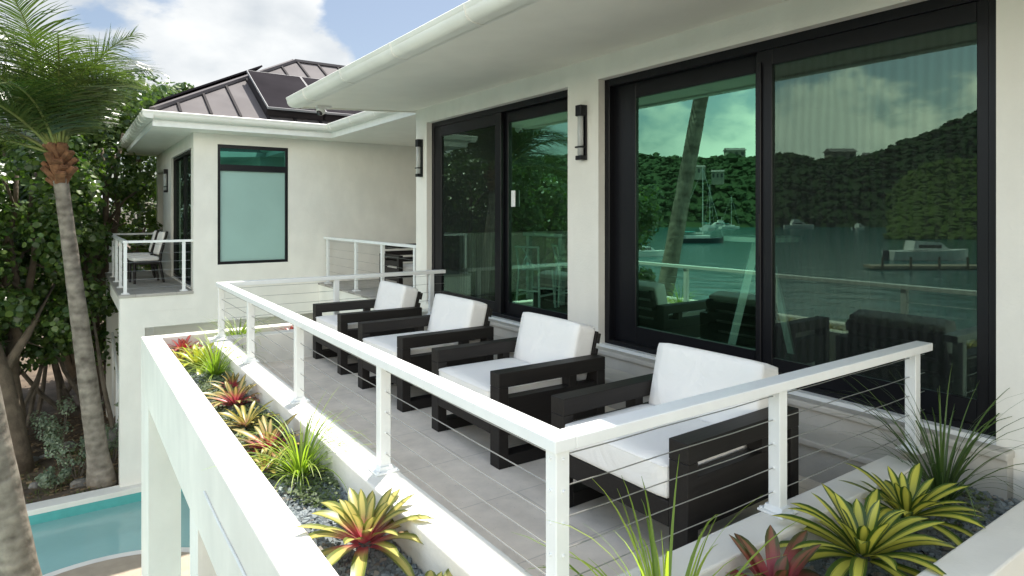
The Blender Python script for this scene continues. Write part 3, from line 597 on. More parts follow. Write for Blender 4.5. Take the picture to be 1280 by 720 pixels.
b=BM(); prism(b,[(4.003,3.11),(11,3.5),(11,3.0),(4.003,3.0)],'y',EY+.03,GE+.5); obj('link_roof',b,'seam_roof',g)
def gut(axis,a,b_,pos,z,seams):
    bm=BM(); pr=gutter_prof(); prism(bm,[(pos+u,z+v) for u,v in pr],axis,a,b_)
    tt=a+.25
    while tt<b_:
        prism(bm,[(pos+u*1.06,z+v-.004) for u,v in pr[4:]]+[(pos,z-.006)],axis,tt,tt+.035); tt+=seams
    return bm
# eave gutters: front ('x' axis runs, profile in YZ), side and link ('y' axis)
obj('gutter',gut('x',GEX-.15,3.99,GE,3.04,1.0),'gutter_white',g)
obj('gutter',gut('y',GE-.15,17.74,GEX,3.04,.42),'gutter_white',g)
obj('gutter',gut('y',EY+.04,GE-.151,3.98,3.04,1.0),'gutter_white',g)
# solar panels
def panel(label,x0,w,y0,dy,lift,side=False):
    n=Vector((0,-S,1)).normalized()
    r=tag(empty('solar_panel'),label,'solar panel','solar panels on the guest wing roof')
    a=math.atan(S); L_=dy/math.cos(a)
    r.location=(x0,y0,ez+S*(y0-GE)+lift/math.cos(a)); r.rotation_euler=(a,0,0)
    b=BM(); bx(b,.012,w-.012,.012,L_-.012,-.02,.006); obj('cell_sheet',b,'solar_black',r)
    b=BM(); bx(b,0,.012,0,L_,-.03,.01); bx(b,w-.012,w,0,L_,-.03,.01); bx(b,.012,w-.012,0,.012,-.03,.01); bx(b,.012,w-.012,L_-.012,L_,-.03,.01); obj('frame',b,'solar_frame',r)
    b=BM(); 
    b.free()
    for yy in (.2,L_-.25):
        b=BM(); bx(b,.1,w-.1,yy,yy+.04,-.07,-.031)
        for xx in (.15,w-.2): bx(b,xx,xx+.04,yy+.002,yy+.038,-lift+.01,-.065)
        obj('bracket',b,'seam_dark',r)
    b=BM(); bx(b,.03,w,.10,.12,-lift+.02,-.075); bx(b,.02,.04,.13,L_-.05,-lift+.02,-.075); obj('under_panel_shade',b,'seam_dark',r)  # dark strips standing in for the shade under the panel
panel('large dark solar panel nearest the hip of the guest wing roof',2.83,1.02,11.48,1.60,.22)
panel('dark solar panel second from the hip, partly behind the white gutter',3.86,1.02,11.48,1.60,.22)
r=tag(empty('solar_panel'),'solar panel on the side slope, seen edge-on as a thin black line','solar panel','solar panels on the guest wing roof')
a=math.atan(S); r.location=(GEX+.15,GE+.55,ez+S*.15+.16); r.rotation_euler=(0,-a,0)
b=BM(); prism(b,[(0.0,.0),(2.45,1.95),(2.45,3.6),(0,3.6)],'z',0,.03); obj('cell_sheet',b,'solar_black',r)
obj('bracket',bx(BM(),.3,.34,.6,3.4,-.12,-.001),'seam_dark',r); obj('bracket',bx(BM(),1.9,1.94,1.8,3.4,-.12,-.001),'seam_dark',r)
lamp((GX,15.55,2.25),0,'black wall lamp beside the balcony door of the guest wing')
railing('small white cable railing around the far left balcony with a dining chair','white cable railings',
  [(.76,12.2,.76,16.78,.04,.04),(.80,12.2,GX,12.2,0,0),(.80,16.78,GX,16.78,0,0)],
  [(.76,y,GF) for y in (12.2,13.35,14.5,15.65,16.78)]+[(1.62,12.2,GF)],GF,1.10,.07,.05,6)
railing('white cable railing at the back of the terrace, in front of the black slatted seats','white cable railings',
  [(4.03,7.95,4.03,12.05,0,0)],[(4.03,y,GF) for y in (8.2,9.35,10.46,11.9)],GF,1.10,.07,.05,6)
# ============================================================ FURNITURE
def roundbox(bm,x0,x1,y0,y1,z0,z1,r=.03,puff=.012,M=None):
    n=10; vs0=set(bm.verts)
    bmesh.ops.create_cube(bm,size=1); vs=[v for v in bm.verts if v not in vs0]
    es=list({e for v in vs for e in v.link_edges}); bmesh.ops.subdivide_edges(bm,edges=es,cuts=n,use_grid_fill=True)
    vs=[v for v in bm.verts if v not in vs0]; sx,sy,sz=x1-x0,y1-y0,z1-z0
    for v in vs:
        c=v.co.copy(); p=Vector((c.x*sx,c.y*sy,c.z*sz)); h=Vector((sx/2-r,sy/2-r,sz/2-r))
        q=Vector([max(-h[i],min(h[i],p[i])) for i in range(3)]); d=p-q
        if d.length>1e-6:
            ax=[abs(c[i])>.499 for i in range(3)]
            p=q+d.normalized()*r if sum(ax)>1 or d.length>r else q+d.normalized()*r
        f=(1-(2*c.x)**4)*(1-(2*c.y)**4) if abs(c.z)>.499 else 0
        p.z+=math.copysign(puff*f,c.z) if abs(c.z)>.499 else 0
        if abs(c.x)>.499: p.x+=math.copysign(puff*.6*(1-(2*c.y)**4)*(1-(2*c.z)**4),c.x)
        if abs(c.y)>.499: p.y+=math.copysign(puff*.4*(1-(2*c.x)**4)*(1-(2*c.z)**4),c.y)
        v.co=p+Vector(((x0+x1)/2,(y0+y1)/2,(z0+z1)/2))
    if M is not None: bmesh.ops.transform(bm,matrix=M,verts=vs)
    return bm
def armchair(label,loc,rz):
    """front faces -X; origin at the middle of the front edge on the floor"""
    w,d,h=.905,.855,.578; t=.105
    r=tag(empty('armchair',loc,rz),label,'armchair','dark wood armchairs with white cushions')
    for s in (-1,1):
        y0,y1=(w/2-t,w/2) if s>0 else (-w/2,-w/2+t)
        b=BM(); bx(b,0,d,y0,y1,h-.088,h,.003); bx(b,0,.07,y0+.001,y1-.001,0,h-.0885,.003); bx(b,d-.07,d,y0+.001,y1-.001,0,h-.0885,.003); bx(b,.0705,d-.0705,y0+.001,y1-.001,0,.075,.003)
        bx(b,.0705,d-.0705,y0+.012,y1-.012,.19,.418,.003); bx(b,d-.30,d-.24,y0+.013,y1-.013,.419,h-.089); obj('arm',b,'espresso_wood',r)
    b=BM(); bx(b,.0,.035,-w/2+t,w/2-t,.19,.30,.003); bx(b,.035,d-.04,-w/2+t+.001,w/2-t-.001,.24,.285); bx(b,d-.07,d-.035,-w/2+t,w/2-t,.19,.30,.003); obj('seat_frame',b,'espresso_wood',r)
    M=Matrix.Translation((.635,0,.30))@Matrix.Rotation(R(14),4,'Y')
    b=BM(); iw=w/2-t-.01
    for k in range(4): bx(b,.155,.18,-iw,iw,.08+.105*k,.15+.105*k,.003,M=M)
    bx(b,.13,.155,-iw,-iw+.06,-.03,.475,.003,M=M); bx(b,.13,.155,iw-.06,iw,-.03,.475,.003,M=M); obj('backrest',b,'espresso_wood',r)
    b=BM(); roundbox(b,-.005,.63,-iw-.005,iw+.005,.30,.462,.022,.007); obj('seat_cushion',b,'cushion_fabric',r,smooth=True)
    b=BM(); roundbox(b,-.045,.125,-iw-.004,iw+.004,.12,.505,.022,.005,M); obj('back_cushion',b,'cushion_fabric',r,smooth=True)
    b=BM(); q=.018
    def loop(x0,x1,y0,y1,z,MM=None):
        P=[(x0+q,y0,z),(x1-q,y0,z),(x1,y0+q,z),(x1,y1-q,z),(x1-q,y1,z),(x0+q,y1,z),(x0,y1-q,z),(x0,y0+q,z),(x0+q,y0,z)]
        if MM is not None: P=[tuple(MM@Vector(p)) for p in P]
        tube(b,P,.0035,6)
    loop(-.006,.63,-iw-.006,iw+.006,.446); obj('piping',b,'cushion_fabric',[c for c in r.children if c.name.startswith('seat_cushion')][0],smooth=True)
    return r
CX=2.134
A=armchair('dark wood armchair with white cushions nearest the camera, behind the railing corner',(CX-.01,1.776+.4525,0),R(1.2))
copy_tree(A,None,(CX+.005,3.204+.4525,0),R(-1.0),'dark wood armchair with white cushions second from the camera')
copy_tree(A,None,(CX-.01,4.556+.4525,0),R(.8),'dark wood armchair with white cushions third from the camera, its back toward the farther door')
copy_tree(A,None,(CX+.01,5.943+.4525,0),R(-1),'dark wood armchair with white cushions farthest along the terrace, by the far planter')
copy_tree(A,None,(5.9,9.0,GF),R(185),'dark slatted armchair behind the back railing, half hidden by the house corner')
# slatted side bench in the courtyard
def slat_seat(label,loc,rz):
    r=tag(empty('slatted_seat',loc,rz),label,'armchair','black slatted seats in the courtyard')
    b=BM()
    for s in (-.4,.4):
        bx(b,-.4,.4,s-.04,s+.04,.56,.62,.003); bx(b,-.4,-.32,s-.038,s+.038,0,.559); bx(b,.32,.4,s-.038,s+.038,0,.559)
        for k in range(4): bx(b,-.319,.319,s-.03,s+.03,.06+.125*k,.14+.125*k)
    b.free()
    for s in (-.4,.4):
        b=BM(); bx(b,-.4,.4,s-.04,s+.04,.56,.62,.003); bx(b,-.4,-.32,s-.038,s+.038,0,.559); bx(b,.32,.4,s-.038,s+.038,0,.559)
        for k in range(4): bx(b,-.319,.319,s-.03,s+.03,.06+.125*k,.14+.125*k)
        obj('side_frame',b,'espresso_wood',r)
    b=BM(); bx(b,-.35,.35,-.359,.359,.25,.30); 
    for k in range(4): bx(b,.30,.34,-.359,.359,.34+.12*k,.42+.12*k)
    obj('seat_frame',b,'espresso_wood',r)
    b=BM(); roundbox(b,-.36,.28,-.355,.355,.302,.42,.03,.01); obj('seat_cushion',b,'cushion_fabric',r,smooth=True); return r
slat_seat('black slatted seat seen side-on through the back railing',(4.95,10.2,GF),R(90))
slat_seat('second black slatted seat next to the house corner behind the back railing',(5.2,9.0,GF),R(80))
def dining_chair(label,loc,rz):
    r=tag(empty('dining_chair',loc,rz),label,'chair','dining chairs on the far left balcony')
    for (x,y,x2) in ((-.22,-.22,-.22),(-.22,.22,-.22)):
        b=BM(); tube(b,[(x,y,0),(x,y,.40)],[.022,.028],8); obj('leg',b,'espresso_wood',r)
    for y in (-.22,.22):
        b=BM(); tube(b,[(.27,y,0),(.20,y,.40),(.22,y,.55),(.33,y,.98)],[.022,.03,.028,.022],8); obj('leg',b,'espresso_wood',r)
    b=BM(); bx(b,-.24,.22,-.24,.24,.36,.42,.006); obj('seat_frame',b,'espresso_wood',r)
    b=BM(); roundbox(b,-.25,.20,-.24,.24,.42,.50,.03,.01); obj('seat_cushion',b,'cushion_fabric',r,smooth=True)
    M=Matrix.Translation((.21,0,.5))@Matrix.Rotation(R(14),4,'Y'); b=BM(); roundbox(b,-.06,.02,-.2,.2,.03,.47,.03,.005,M); obj('back_cushion',b,'cushion_fabric',r,smooth=True)
    return r
dc=dining_chair('black dining chair with pale cushions on the far left balcony, nearer one',(1.21,14.1,GF),R(6))
copy_tree(dc,None,(1.2,15.2,GF),R(-4),'second black dining chair on the far left balcony, behind the nearer one')
# indoors, seen through the farther door
def stool(label,loc,rz):
    r=tag(empty('bar_stool',loc,rz),label,'stool','pale stools inside the house')
    for sx in (-1,1):
        for sy in (-1,1):
            b=BM(); tube(b,[(sx*.23,sy*.21,0),(sx*.19,sy*.18,.66)]+([(sx*.24,sy*.2,1.02)] if sx>0 else []),.019,8); obj('leg',b,'pale_teal_paint',r)
    b=BM(); bx(b,-.21,.21,-.2,.2,.65,.69,.01); obj('seat',b,'pale_teal_paint',r)
    b=BM()
    for s in (-1,1): bx(b,-.2,.2,s*.195-.01,s*.195+.01,.22,.25); bx(b,s*.2-.01,s*.2+.01,-.19,.19,.30,.33)
    obj('stretcher',b,'pale_teal_paint',r)
    b=BM(); tube(b,[(.24+.05*(1-(k/4-1)**2),-.22+.055*k,1.03) for k in range(9)],.02,8); tube(b,[(.2,-.1,.69),(.28,.05,1.02)],.016); tube(b,[(.2,.1,.69),(.28,-.05,1.02)],.016); obj('backrest',b,'pale_teal_paint',r)
    return r
st=stool('pale blue-green stool with curved back just inside the farther door',(4.72,6.28,.38),R(200))
st.scale=(.8,.8,.74)
copy_tree(st,None,(5.25,6.25,.38),R(150),'second pale stool further inside the farther door')
r=tag(empty('bar_table',(5.45,6.75,.38)),'pale high table inside the farther door','table')
b=BM(); bx(b,-.35,.9,-.5,.35,.86,.91,.01); obj('table_top',b,'pale_teal_paint',r)
for x,y in ((-.28,-.42),(.82,-.42),(-.28,.28),(.82,.28)): b=BM(); bx(b,x-.03,x+.03,y-.03,y+.03,0,.859); obj('leg',b,'pale_teal_paint',r)
r=tag(empty('sideboard',(5.6,7.42,.38)),'long low white sideboard along the end wall inside the farther door','cabinet')
b=BM(); bx(b,-1.2,1.2,-.18,.18,.08,.90,.006); obj('body',b,'soffit_paint',r)
for k in range(4): b=BM(); bx(b,-1.18+.59*k,-.61+.59*k,-.2,-.181,.1,.87,.004); obj('door',b,'soffit_paint',r)
r=tag(empty('side_table',(4.96,3.32,.38)),'pale round side table with splayed legs inside the nearer door','table')
b=BM(); tube(b,[(0,0,.93),(0,0,.97)],.32,32); obj('table_top',b,'pale_teal_paint',r)
for k in range(3):
    a=k*2.09+.5; b=BM(); bx(b,-.03,.03,-.014,.014,0,1,M=Matrix.Translation((0,0,0))@Matrix.Rotation(a,4,'Z')@Matrix.Translation((.28,0,0))@Matrix.Shear('XY',4,(-.25,0))@Matrix.Diagonal((1,1,.93,1))); obj('leg',b,'pale_teal_paint',r)
# ============================================================ PLANTS IN THE PLANTER
BZ=.125
def strap(V,F,UV,org,az,length,width,lift,droop,seed,segs=9,fold=.25,tipw=.25,twist=0):
    """one arching leaf; 5 verts across"""
    rnd=random.Random(seed); o=len(V); d=Vector((math.cos(az),math.sin(az),0)); side=Vector((-math.sin(az),math.cos(az),0))
    p=Vector(org); el=lift; st=length/segs
    for i in range(segs+1):
        s=i/segs
        w=width*(.55+.45*math.sin(min(1,s*1.6)*PI/2))*(1 if s<.62 else max(.05,1-((s-.62)/.38)**2.6))
        up=Vector((-d.x*math.sin(el),-d.y*math.sin(el),math.cos(el)))
        sd=(side+up*twist*s).normalized()
        for j in range(5):
            u=(j-2)/2; q=p+sd*(u*w/2)+up*(fold*w*abs(u)**1.5*(.5))
            V.append(tuple(q)); UV.append((j/4,min(.999,s)))
        el-=droop/segs*(.5+s*1.1)+rnd.uniform(-.03,.03)
        p=p+(d*math.cos(el)+Vector((0,0,1))*math.sin(el))*st
    for i in range(segs):
        for j in range(4): a=o+i*5+j; F.append((a,a+1,a+6,a+5))
def bromeliad(label,x,y,m,n=26,L=.26,w=.045,seed=1,z=BZ,open_=1.0):
    rnd=random.Random(seed); V=[];F=[];UV=[]
    for k in range(n):
        s=k/(n-1); az=k*2.399+rnd.uniform(-.2,.2); rr=.012+.02*(1-s)
        lift=(.35+1.05*s**1.2)*open_+rnd.uniform(-.12,.12); ln=L*(1.0-.55*s**2)*rnd.uniform(.85,1.12); dr=(1.0-.8*s)+rnd.uniform(-.15,.35)
        strap(V,F,UV,(rr*math.cos(az),rr*math.sin(az),.02+.03*s),az,ln,w*(1-.25*s)*rnd.uniform(.85,1.1),min(1.45,lift),dr,rnd.random(),twist=rnd.uniform(-.25,.25))
    o=rawmesh('bromeliad',V,F,m,smooth=True,uvs=UV); o.location=(x,y,z); tag(o,label,'plant','bromeliads in the planter'); return o
P=bromeliad
P('large golden bromeliad with a pink heart, lowest in the long planter bed',1.00,2.50,'brom_gold_pink',38,.31,.058,2,BZ+.04,.9)
P('gold bromeliad leaf tips at the bottom edge of the photo, below the large golden one',1.03,1.98,'brom_gold_pink',22,.19,.05,3)
P('pink-hearted bromeliad touching the left side of the big lime grass tuft',.97,3.92,'brom_pink',30,.31,.042,4,BZ,.8)
P('small orange and green bromeliad in the middle of the long bed',.95,4.42,'brom_orange',32,.28,.034,5,BZ,.75)
P('pink and bronze bromeliad beside the second post from the far corner',1.00,4.98,'brom_pink',30,.32,.045,6,BZ,.8)
P('lime yellow bromeliad without pink near the far end of the long bed',.97,6.45,'brom_lime',30,.30,.055,7)
P('small orange-red bromeliad between the lime one and the red corner one',1.00,6.9,'brom_orange',20,.19,.035,17)
P('red bromeliad at the far outer corner of the planter',.95,7.2,'brom_red',24,.22,.045,8)
P('dark red bromeliad in the far cross planter beside the farthest armchair',2.05,7.2,'brom_red',24,.25,.045,9)
P('dark maroon bromeliad at the bottom, left of the yellow striped ones',2.02,1.30,'brom_maroon',22,.32,.062,10,BZ+.05)
P('largest yellow striped bromeliad with green leaf edges, in front',2.50,1.24,'brom_yellow',36,.37,.066,11,BZ+.08,.86)
P('yellow striped bromeliad further right, behind the largest one',3.0,1.30,'brom_yellow',32,.34,.058,12,BZ+.07,.86)
P('small bronze bromeliad half under the big lime grass tuft, toward the camera',.88,3.62,'brom_orange',20,.17,.03,31)
P('small pink bromeliad next to the kerb just before the lime one',1.08,5.45,'brom_pink',20,.20,.034,32)
P('small green and orange rosette by the outer coping near the far corner',.86,6.75,'brom_orange',20,.17,.032,33)
def tuft(label,x,y,m,n=70,L=.42,w=.008,seed=1,z=BZ,spread=1.0,group='grass tufts in the planter'):
    rnd=random.Random(seed); V=[];F=[];Cc=[]
    for k in range(n):
        az=rnd.uniform(0,2*PI); lift=rnd.uniform(.5,1.5) if spread>=1 else rnd.uniform(.9,1.52); ln=L*rnd.uniform(.55,1.15); d=Vector((math.cos(az),math.sin(az),0)); sd=Vector((-math.sin(az),math.cos(az),0))
        p=Vector((d.x*.02*rnd.random(),d.y*.02*rnd.random(),0)); el=lift; segs=9; o=len(V); t=rnd.random(); dr=rnd.uniform(.6,2.2)*spread; ww=w*rnd.uniform(.7,1.3)
        for i in range(segs+1):
            s=i/segs; q=ww*(1-s**1.6)*.5+.0006
            up=Vector((0,0,.3*q))
            V+= [tuple(p-sd*q+up),tuple(p),tuple(p+sd*q+up)]; Cc+=[(t,t,t)]*3
            el-=dr/segs*(.2+1.6*s); p=p+(d*math.cos(el)+Vector((0,0,1))*math.sin(el))*(ln/segs)
        for i in range(segs):
            a=o+i*3; F+=[(a,a+1,a+4,a+3),(a+1,a+2,a+5,a+4)]
    o=rawmesh('grass_tuft',V,F,m,cols=Cc,smooth=True); o.location=(x,y,z); tag(o,label,'plant',group); return o
tuft('big lime green grass tuft halfway along the long planter bed',1.02,3.45,'grass_blade',120,.46,.0095,21)
tuft('lime grass tuft near the far end of the long bed, beside the lime bromeliad',1.04,6.0,'grass_blade',110,.50,.010,22)
tuft('lime grass tuft at the far inner corner, seen between the corner posts',1.48,7.2,'grass_blade',120,.52,.010,23)
tuft('lime green grass tuft at the bottom edge right of the corner post',1.46,1.30,'grass_blade',120,.62,.013,24)
tuft('dark green long-bladed grass tuft by the glass door at the right',3.50,1.36,'dark_blade',75,.72,.011,25,spread=.9)
tuft('wispy dry grass tuft in the far planter by the house wall',3.45,7.2,'grass_blade',30,.5,.006,26)
def groundcover():
    rnd=random.Random(31); V=[];F=[];Cc=[]
    def patch(cx,cy,rx,ry,n,h=.05):
        for k in range(n):
            a=rnd.uniform(0,6.28); q=math.sqrt(rnd.random()); x=cx+rx*q*math.cos(a); y=cy+ry*q*math.sin(a)
            if x<OX1+.01 or (x>1.14 and NY1+.44<y<7.07): continue
            z=BZ+rnd.uniform(.0,h); s=rnd.uniform(.006,.014); M=Matrix.Rotation(rnd.uniform(0,6.28),3,'Z')@Matrix.Rotation(rnd.uniform(-1,1),3,'X'); o=len(V)
            for c in ((-1,-.5,0),(1,-.5,0),(1.2,.5,0),(-.2,1,.2)): v=M@Vector(c)*s; V.append((x+v.x,y+v.y,z+v.z)); Cc.append((rnd.random(),)*3)
            F.append((o,o+1,o+2,o+3))
    for (cx,cy,rx,ry,n) in ((1.02,3.40,.13,.40,1100),(1.05,4.3,.1,.5,1500),(.97,4.7,.18,.5,1200),(1.0,5.5,.15,.5,1300),(.93,3.95,.15,.4,1200),(1.0,6.9,.2,.4,900),(1.6,7.2,.5,.12,1400),(2.6,7.2,.6,.1,700),(3.5,1.3,.25,.15,400),(1.9,1.25,.25,.15,300)): patch(cx,cy,rx,ry,n)
    tag(rawmesh('creeping_ground_cover',V,F,'ground_cover_leaf',cols=Cc),'low creeping grey-green ground cover between the bromeliads','ground cover',kind='stuff')
groundcover()
# ============================================================ PALMS
def palm(label,base,top,r0,r1,crown_seed,nf,fl,boot=True,group='coconut palms',mid=None,azs=None):
    r=tag(empty('palm_tree',base),label,'palm tree',group); B=Vector(base); T=Vector(top)-B
    b=BM(); n=26; pts=[];rad=[]
    for i in range(n+1):
        s=i/n; p=T*s; bend=math.sin(s*PI)*.05*T.length
        if mid: p=p+Vector(mid)*math.sin(s*PI)
        pts.append(p); rad.append((r0+(r1-r0)*min(1,s*1.2))*(1+.35*max(0,1-s*9))*(1+.02*math.sin(i*2.3)))
    tube(b,pts,rad,18); obj('trunk',b,'palm_bark',r,smooth=True)
    rnd=random.Random(crown_seed)
    if boot:
        b=BM()
        for k in range(26):
            a=k*2.4; h=k/26*.50; L_=rnd.uniform(.16,.30); M=Matrix.Translation(T+Vector((0,0,-.18+h)))@Matrix.Rotation(a,4,'Z')@Matrix.Rotation(R(rnd.uniform(15,60)),4,'Y')
            bx(b,-.02,.05,-.07,.07,0,L_,.012,1,M=M@Matrix.Translation((r1*.55*(1-h*.6),0,0)))
        obj('leaf_base',b,'palm_boot',r)
    V=[];F=[];Cc=[];b=BM()
    for k in range(len(azs) if azs else nf):
        if azs: az,el0,ln,dr=azs[k]
        else: az=k*2.399+rnd.uniform(-.2,.2); s=k/(nf-1); el0=R(10+75*s)+rnd.uniform(-.1,.1); ln=fl*rnd.uniform(.88,1.1); dr=1.7-.8*s+rnd.uniform(-.15,.15)
        d=Vector((math.cos(az),math.sin(az),0)); side=Vector((-math.sin(az),math.cos(az),0)); p=T+Vector((0,0,.25))+d*.05; el=el0; segs=22; path=[];dirs=[]
        for i in range(segs+1):
            path.append(p.copy()); t=(d*math.cos(el)+Vector((0,0,1))*math.sin(el)); dirs.append(t); el-=dr/segs*(.3+1.4*i/segs); p=p+t*(ln/segs)
        tube(b,path,[.028*(1-.85*i/segs) for i in range(segs+1)],5)
        tint=rnd.random()*.6
        NL=88
        for j in range(NL):
            s=.16+.84*j/(NL-1); fi=s*segs; i=min(segs-1,int(fi)); q=path[i].lerp(path[i+1],fi-i); t=dirs[i]; nrm=side.cross(t).normalized()
            if nrm.z<0: nrm=-nrm
            ll=(.34+.62*math.sin(min(1,s*1.1)*PI)**.6)*(fl/2.6)*rnd.uniform(.88,1.1)
            for sg in (-1,1):
                o=len(V); dd=(side*sg*.85+t*(.35+.5*s)+nrm*rnd.uniform(.05,.35)).normalized(); pp=q.copy(); w=.0095*(fl/2.6)*rnd.uniform(.8,1.2); tt=min(1,max(0,tint+rnd.uniform(-.2,.4))); drop=rnd.uniform(.25,.6)
                for m_ in range(5):
                    u=m_/4; wd=w*(1-u**2)+.001; V.append(tuple(pp-t*wd)); V.append(tuple(pp+t*wd)); Cc+=[(tt,tt,tt)]*2
                    dd=(dd+Vector((0,0,-drop*.35))).normalized(); pp=pp+dd*ll/4
                for m_ in range(4): a=o+m_*2; F.append((a,a+1,a+3,a+2))
    c=rawmesh('crown',V,F,'palm_leaflet',r,cols=Cc); obj('frond_stalk',b,'rachis_green',c,smooth=True)
    return r
palm('slim coconut palm with full crown growing beside the far pool edge',(.45,12.5,GZ),(-.12,12.35,2.22),.165,.105,41,20,2.6,azs=[(R(235),R(80),2.6,.7),(R(200),R(66),2.9,1.5),(R(150),R(58),3.0,1.6),(R(120),R(70),2.9,1.3),(R(60),R(72),2.8,1.2),(R(20),R(78),2.2,1.4),(R(-35),R(80),1.8,1.7),(R(-70),R(76),1.9,1.5),(R(270),R(70),2.6,1.6),(R(165),R(36),2.7,1.7),(R(215),R(48),2.5,1.9),(R(130),R(30),2.6,1.5),(R(90),R(55),2.7,1.5),(R(-15),R(84),2.3,1.0),(R(180),R(80),2.9,.9),(R(245),R(58),2.2,2.0),(R(185),R(20),2.2,1.3),(R(145),R(76),3.0,1.1)])
palm('grey palm trunk in front at the left edge, rising from the round terrace',(-.28,8.2,GZ),(-1.45,7.36,4.9),.17,.13,42,15,2.6,mid=(.0,.0,0))
# ============================================================ TREES behind the pool
def leafblob(V,F,Cc,cx,cy,cz,r,n,rnd,size=.07,flat=.85):
    for k in range(n):
        d=Vector((rnd.gauss(0,1),rnd.gauss(0,1),rnd.gauss(0,1))).normalized(); q=r*(.55+.5*rnd.random()); p=Vector((cx,cy,cz))+Vector((d.x*q,d.y*q,d.z*q*flat))
        nrm=(d+Vector((0,-.25,.6))+Vector((rnd.uniform(-.8,.8),rnd.uniform(-.8,.8),rnd.uniform(-.8,.8)))).normalized(); u=nrm.orthogonal().normalized(); u=(Matrix.Rotation(rnd.uniform(0,6.28),3,nrm)@u); v=nrm.cross(u); s=size*rnd.uniform(.6,1.25); o=len(V); t=min(1,max(0,rnd.random()**1.3))
        for a in range(6):
            an=a*PI/3; V.append(tuple(p+u*s*math.cos(an)+v*s*.85*math.sin(an)+nrm*(s*.18*abs(math.cos(an))))); Cc.append((t,t,t))
        F.append(tuple(o+i for i in range(6)))
def tree(name,label,x,y,h,r,seed,bark='bark_brown',dens=1.0,mat_='seagrape_leaf',size=.06,cat='tree',group='dense trees behind the pool',low=.15):
    rnd=random.Random(seed); root=tag(empty(name,(x,y,GZ)),label,cat,group)
    b=BM(); V=[];F=[];Cc=[]
    tips=[]
    n=rnd.randint(4,6)
    for k in range(n):
        az=k*2*PI/n+rnd.uniform(-.5,.5); ht=h*rnd.uniform(.45,.95); rr=r*rnd.uniform(.2,.75); p=Vector((0,0,-.1)); pts=[];rad=[]
        for i in range(8):
            s=i/7; pts.append(Vector((math.cos(az)*rr*s**1.4+.12*math.sin(i*1.7+k),math.sin(az)*rr*s**1.4+.12*math.cos(i*2.1+k),-.1+ht*s))); rad.append(.10*(1-.75*s)+.01)
        tube(b,pts,rad,7); tips.append(pts[-1])
        for q in range(4):
            a2=rnd.uniform(0,6.28); s0=pts[rnd.randint(2,6)]; e=s0+Vector((math.cos(a2)*r*.6,math.sin(a2)*r*.6,rnd.uniform(-.2,.9))); m=s0.lerp(e,.5)+Vector((0,0,.15)); tube(b,[s0,m,e],[.035,.025,.01],5); tips.append(e)
    obj('trunk',b,bark,root,smooth=True)
    nb=int(46*dens)
    for k in range(nb):
        a=rnd.uniform(0,6.28); zz=h*(low+(1.02-low)*rnd.random()**.75); prof=math.sin(min(1,max(.12,(zz/h-low*.5)))*PI*.62+.35)
        q=r*prof*math.sqrt(rnd.uniform(.25,1)); leafblob(V,F,Cc,q*math.cos(a),q*math.sin(a),zz,rnd.uniform(.28,.60),int(rnd.uniform(140,220)),rnd,size)
    rawmesh('crown',V,F,mat_,root,cols=Cc)
    return root
TR=[(-.9,15.3,5.8,1.5),(.40,17.6,7.2,1.6),(-2.4,14.6,5.6,1.6),(-1.3,18.6,7.2,2.0),(.1,20.6,7.9,1.9),(1.4,20.3,7.9,1.8),(-3.9,16.8,5.4,2.0),(-5.2,14.2,4.9,1.8),(-6.6,17.6,5.2,1.9),(-3.0,21.2,6.6,2.1)]
LB=['broad-leaved tree just behind the far palm trunk','broad-leaved tree next to the far balcony corner','broad-leaved tree at the left edge beyond the brown trunk','tall broad-leaved tree behind the palm crown','broad-leaved tree behind the balcony railing','broad-leaved tree under the roof corner of the guest wing','dense tree mirrored in the farther door, left half','low dense tree mirrored near the pier between the doors','outermost dense tree by the water, mirrored in the farther door','tallest dense tree at the back of the grove, mirrored in the farther door']
for k,(x,y,h,r_) in enumerate(TR): tree('sea_grape_tree',LB[k],x,y,h,r_,100+k,dens=1.6 if k<6 else 1.0,low=.30 if k in (0,2) else .18)
# bare brown trunk left
r=tag(empty('old_tree',(-.72,13.95,GZ)),'leaning brown bare trunk at the left edge behind the pool','tree')
b=BM(); tube(b,[(0,0,-.1),(-.02,0,.4),(-.10,.1,1.0),(-.24,.2,1.7),(-.5,.3,2.6),(-.9,.4,3.6)],[.26,.20,.165,.15,.13,.09],14); tube(b,[(-.24,.2,1.7),(.1,.4,2.3),(.5,.5,3.2)],[.09,.07,.03],8); obj('trunk',b,'bark_brown',r,smooth=True)
b=BM(); rnd=random.Random(55)
for k in range(16):
    x=rnd.uniform(-1.3,1.6); y=rnd.uniform(15,18.5); pts=[(x,y,GZ)]; dx=rnd.uniform(-.5,.5)
    for i in range(5): x+=dx*rnd.uniform(.2,1); y+=rnd.uniform(-.2,.2); pts.append((x,y,GZ+.55*(i+1)))
    tube(b,pts,[.055,.05,.045,.035,.025,.015],6)
tag(obj('understorey_stems',b,'bark_grey'),'tangle of thin bare stems under the dense trees','stems',kind='stuff')
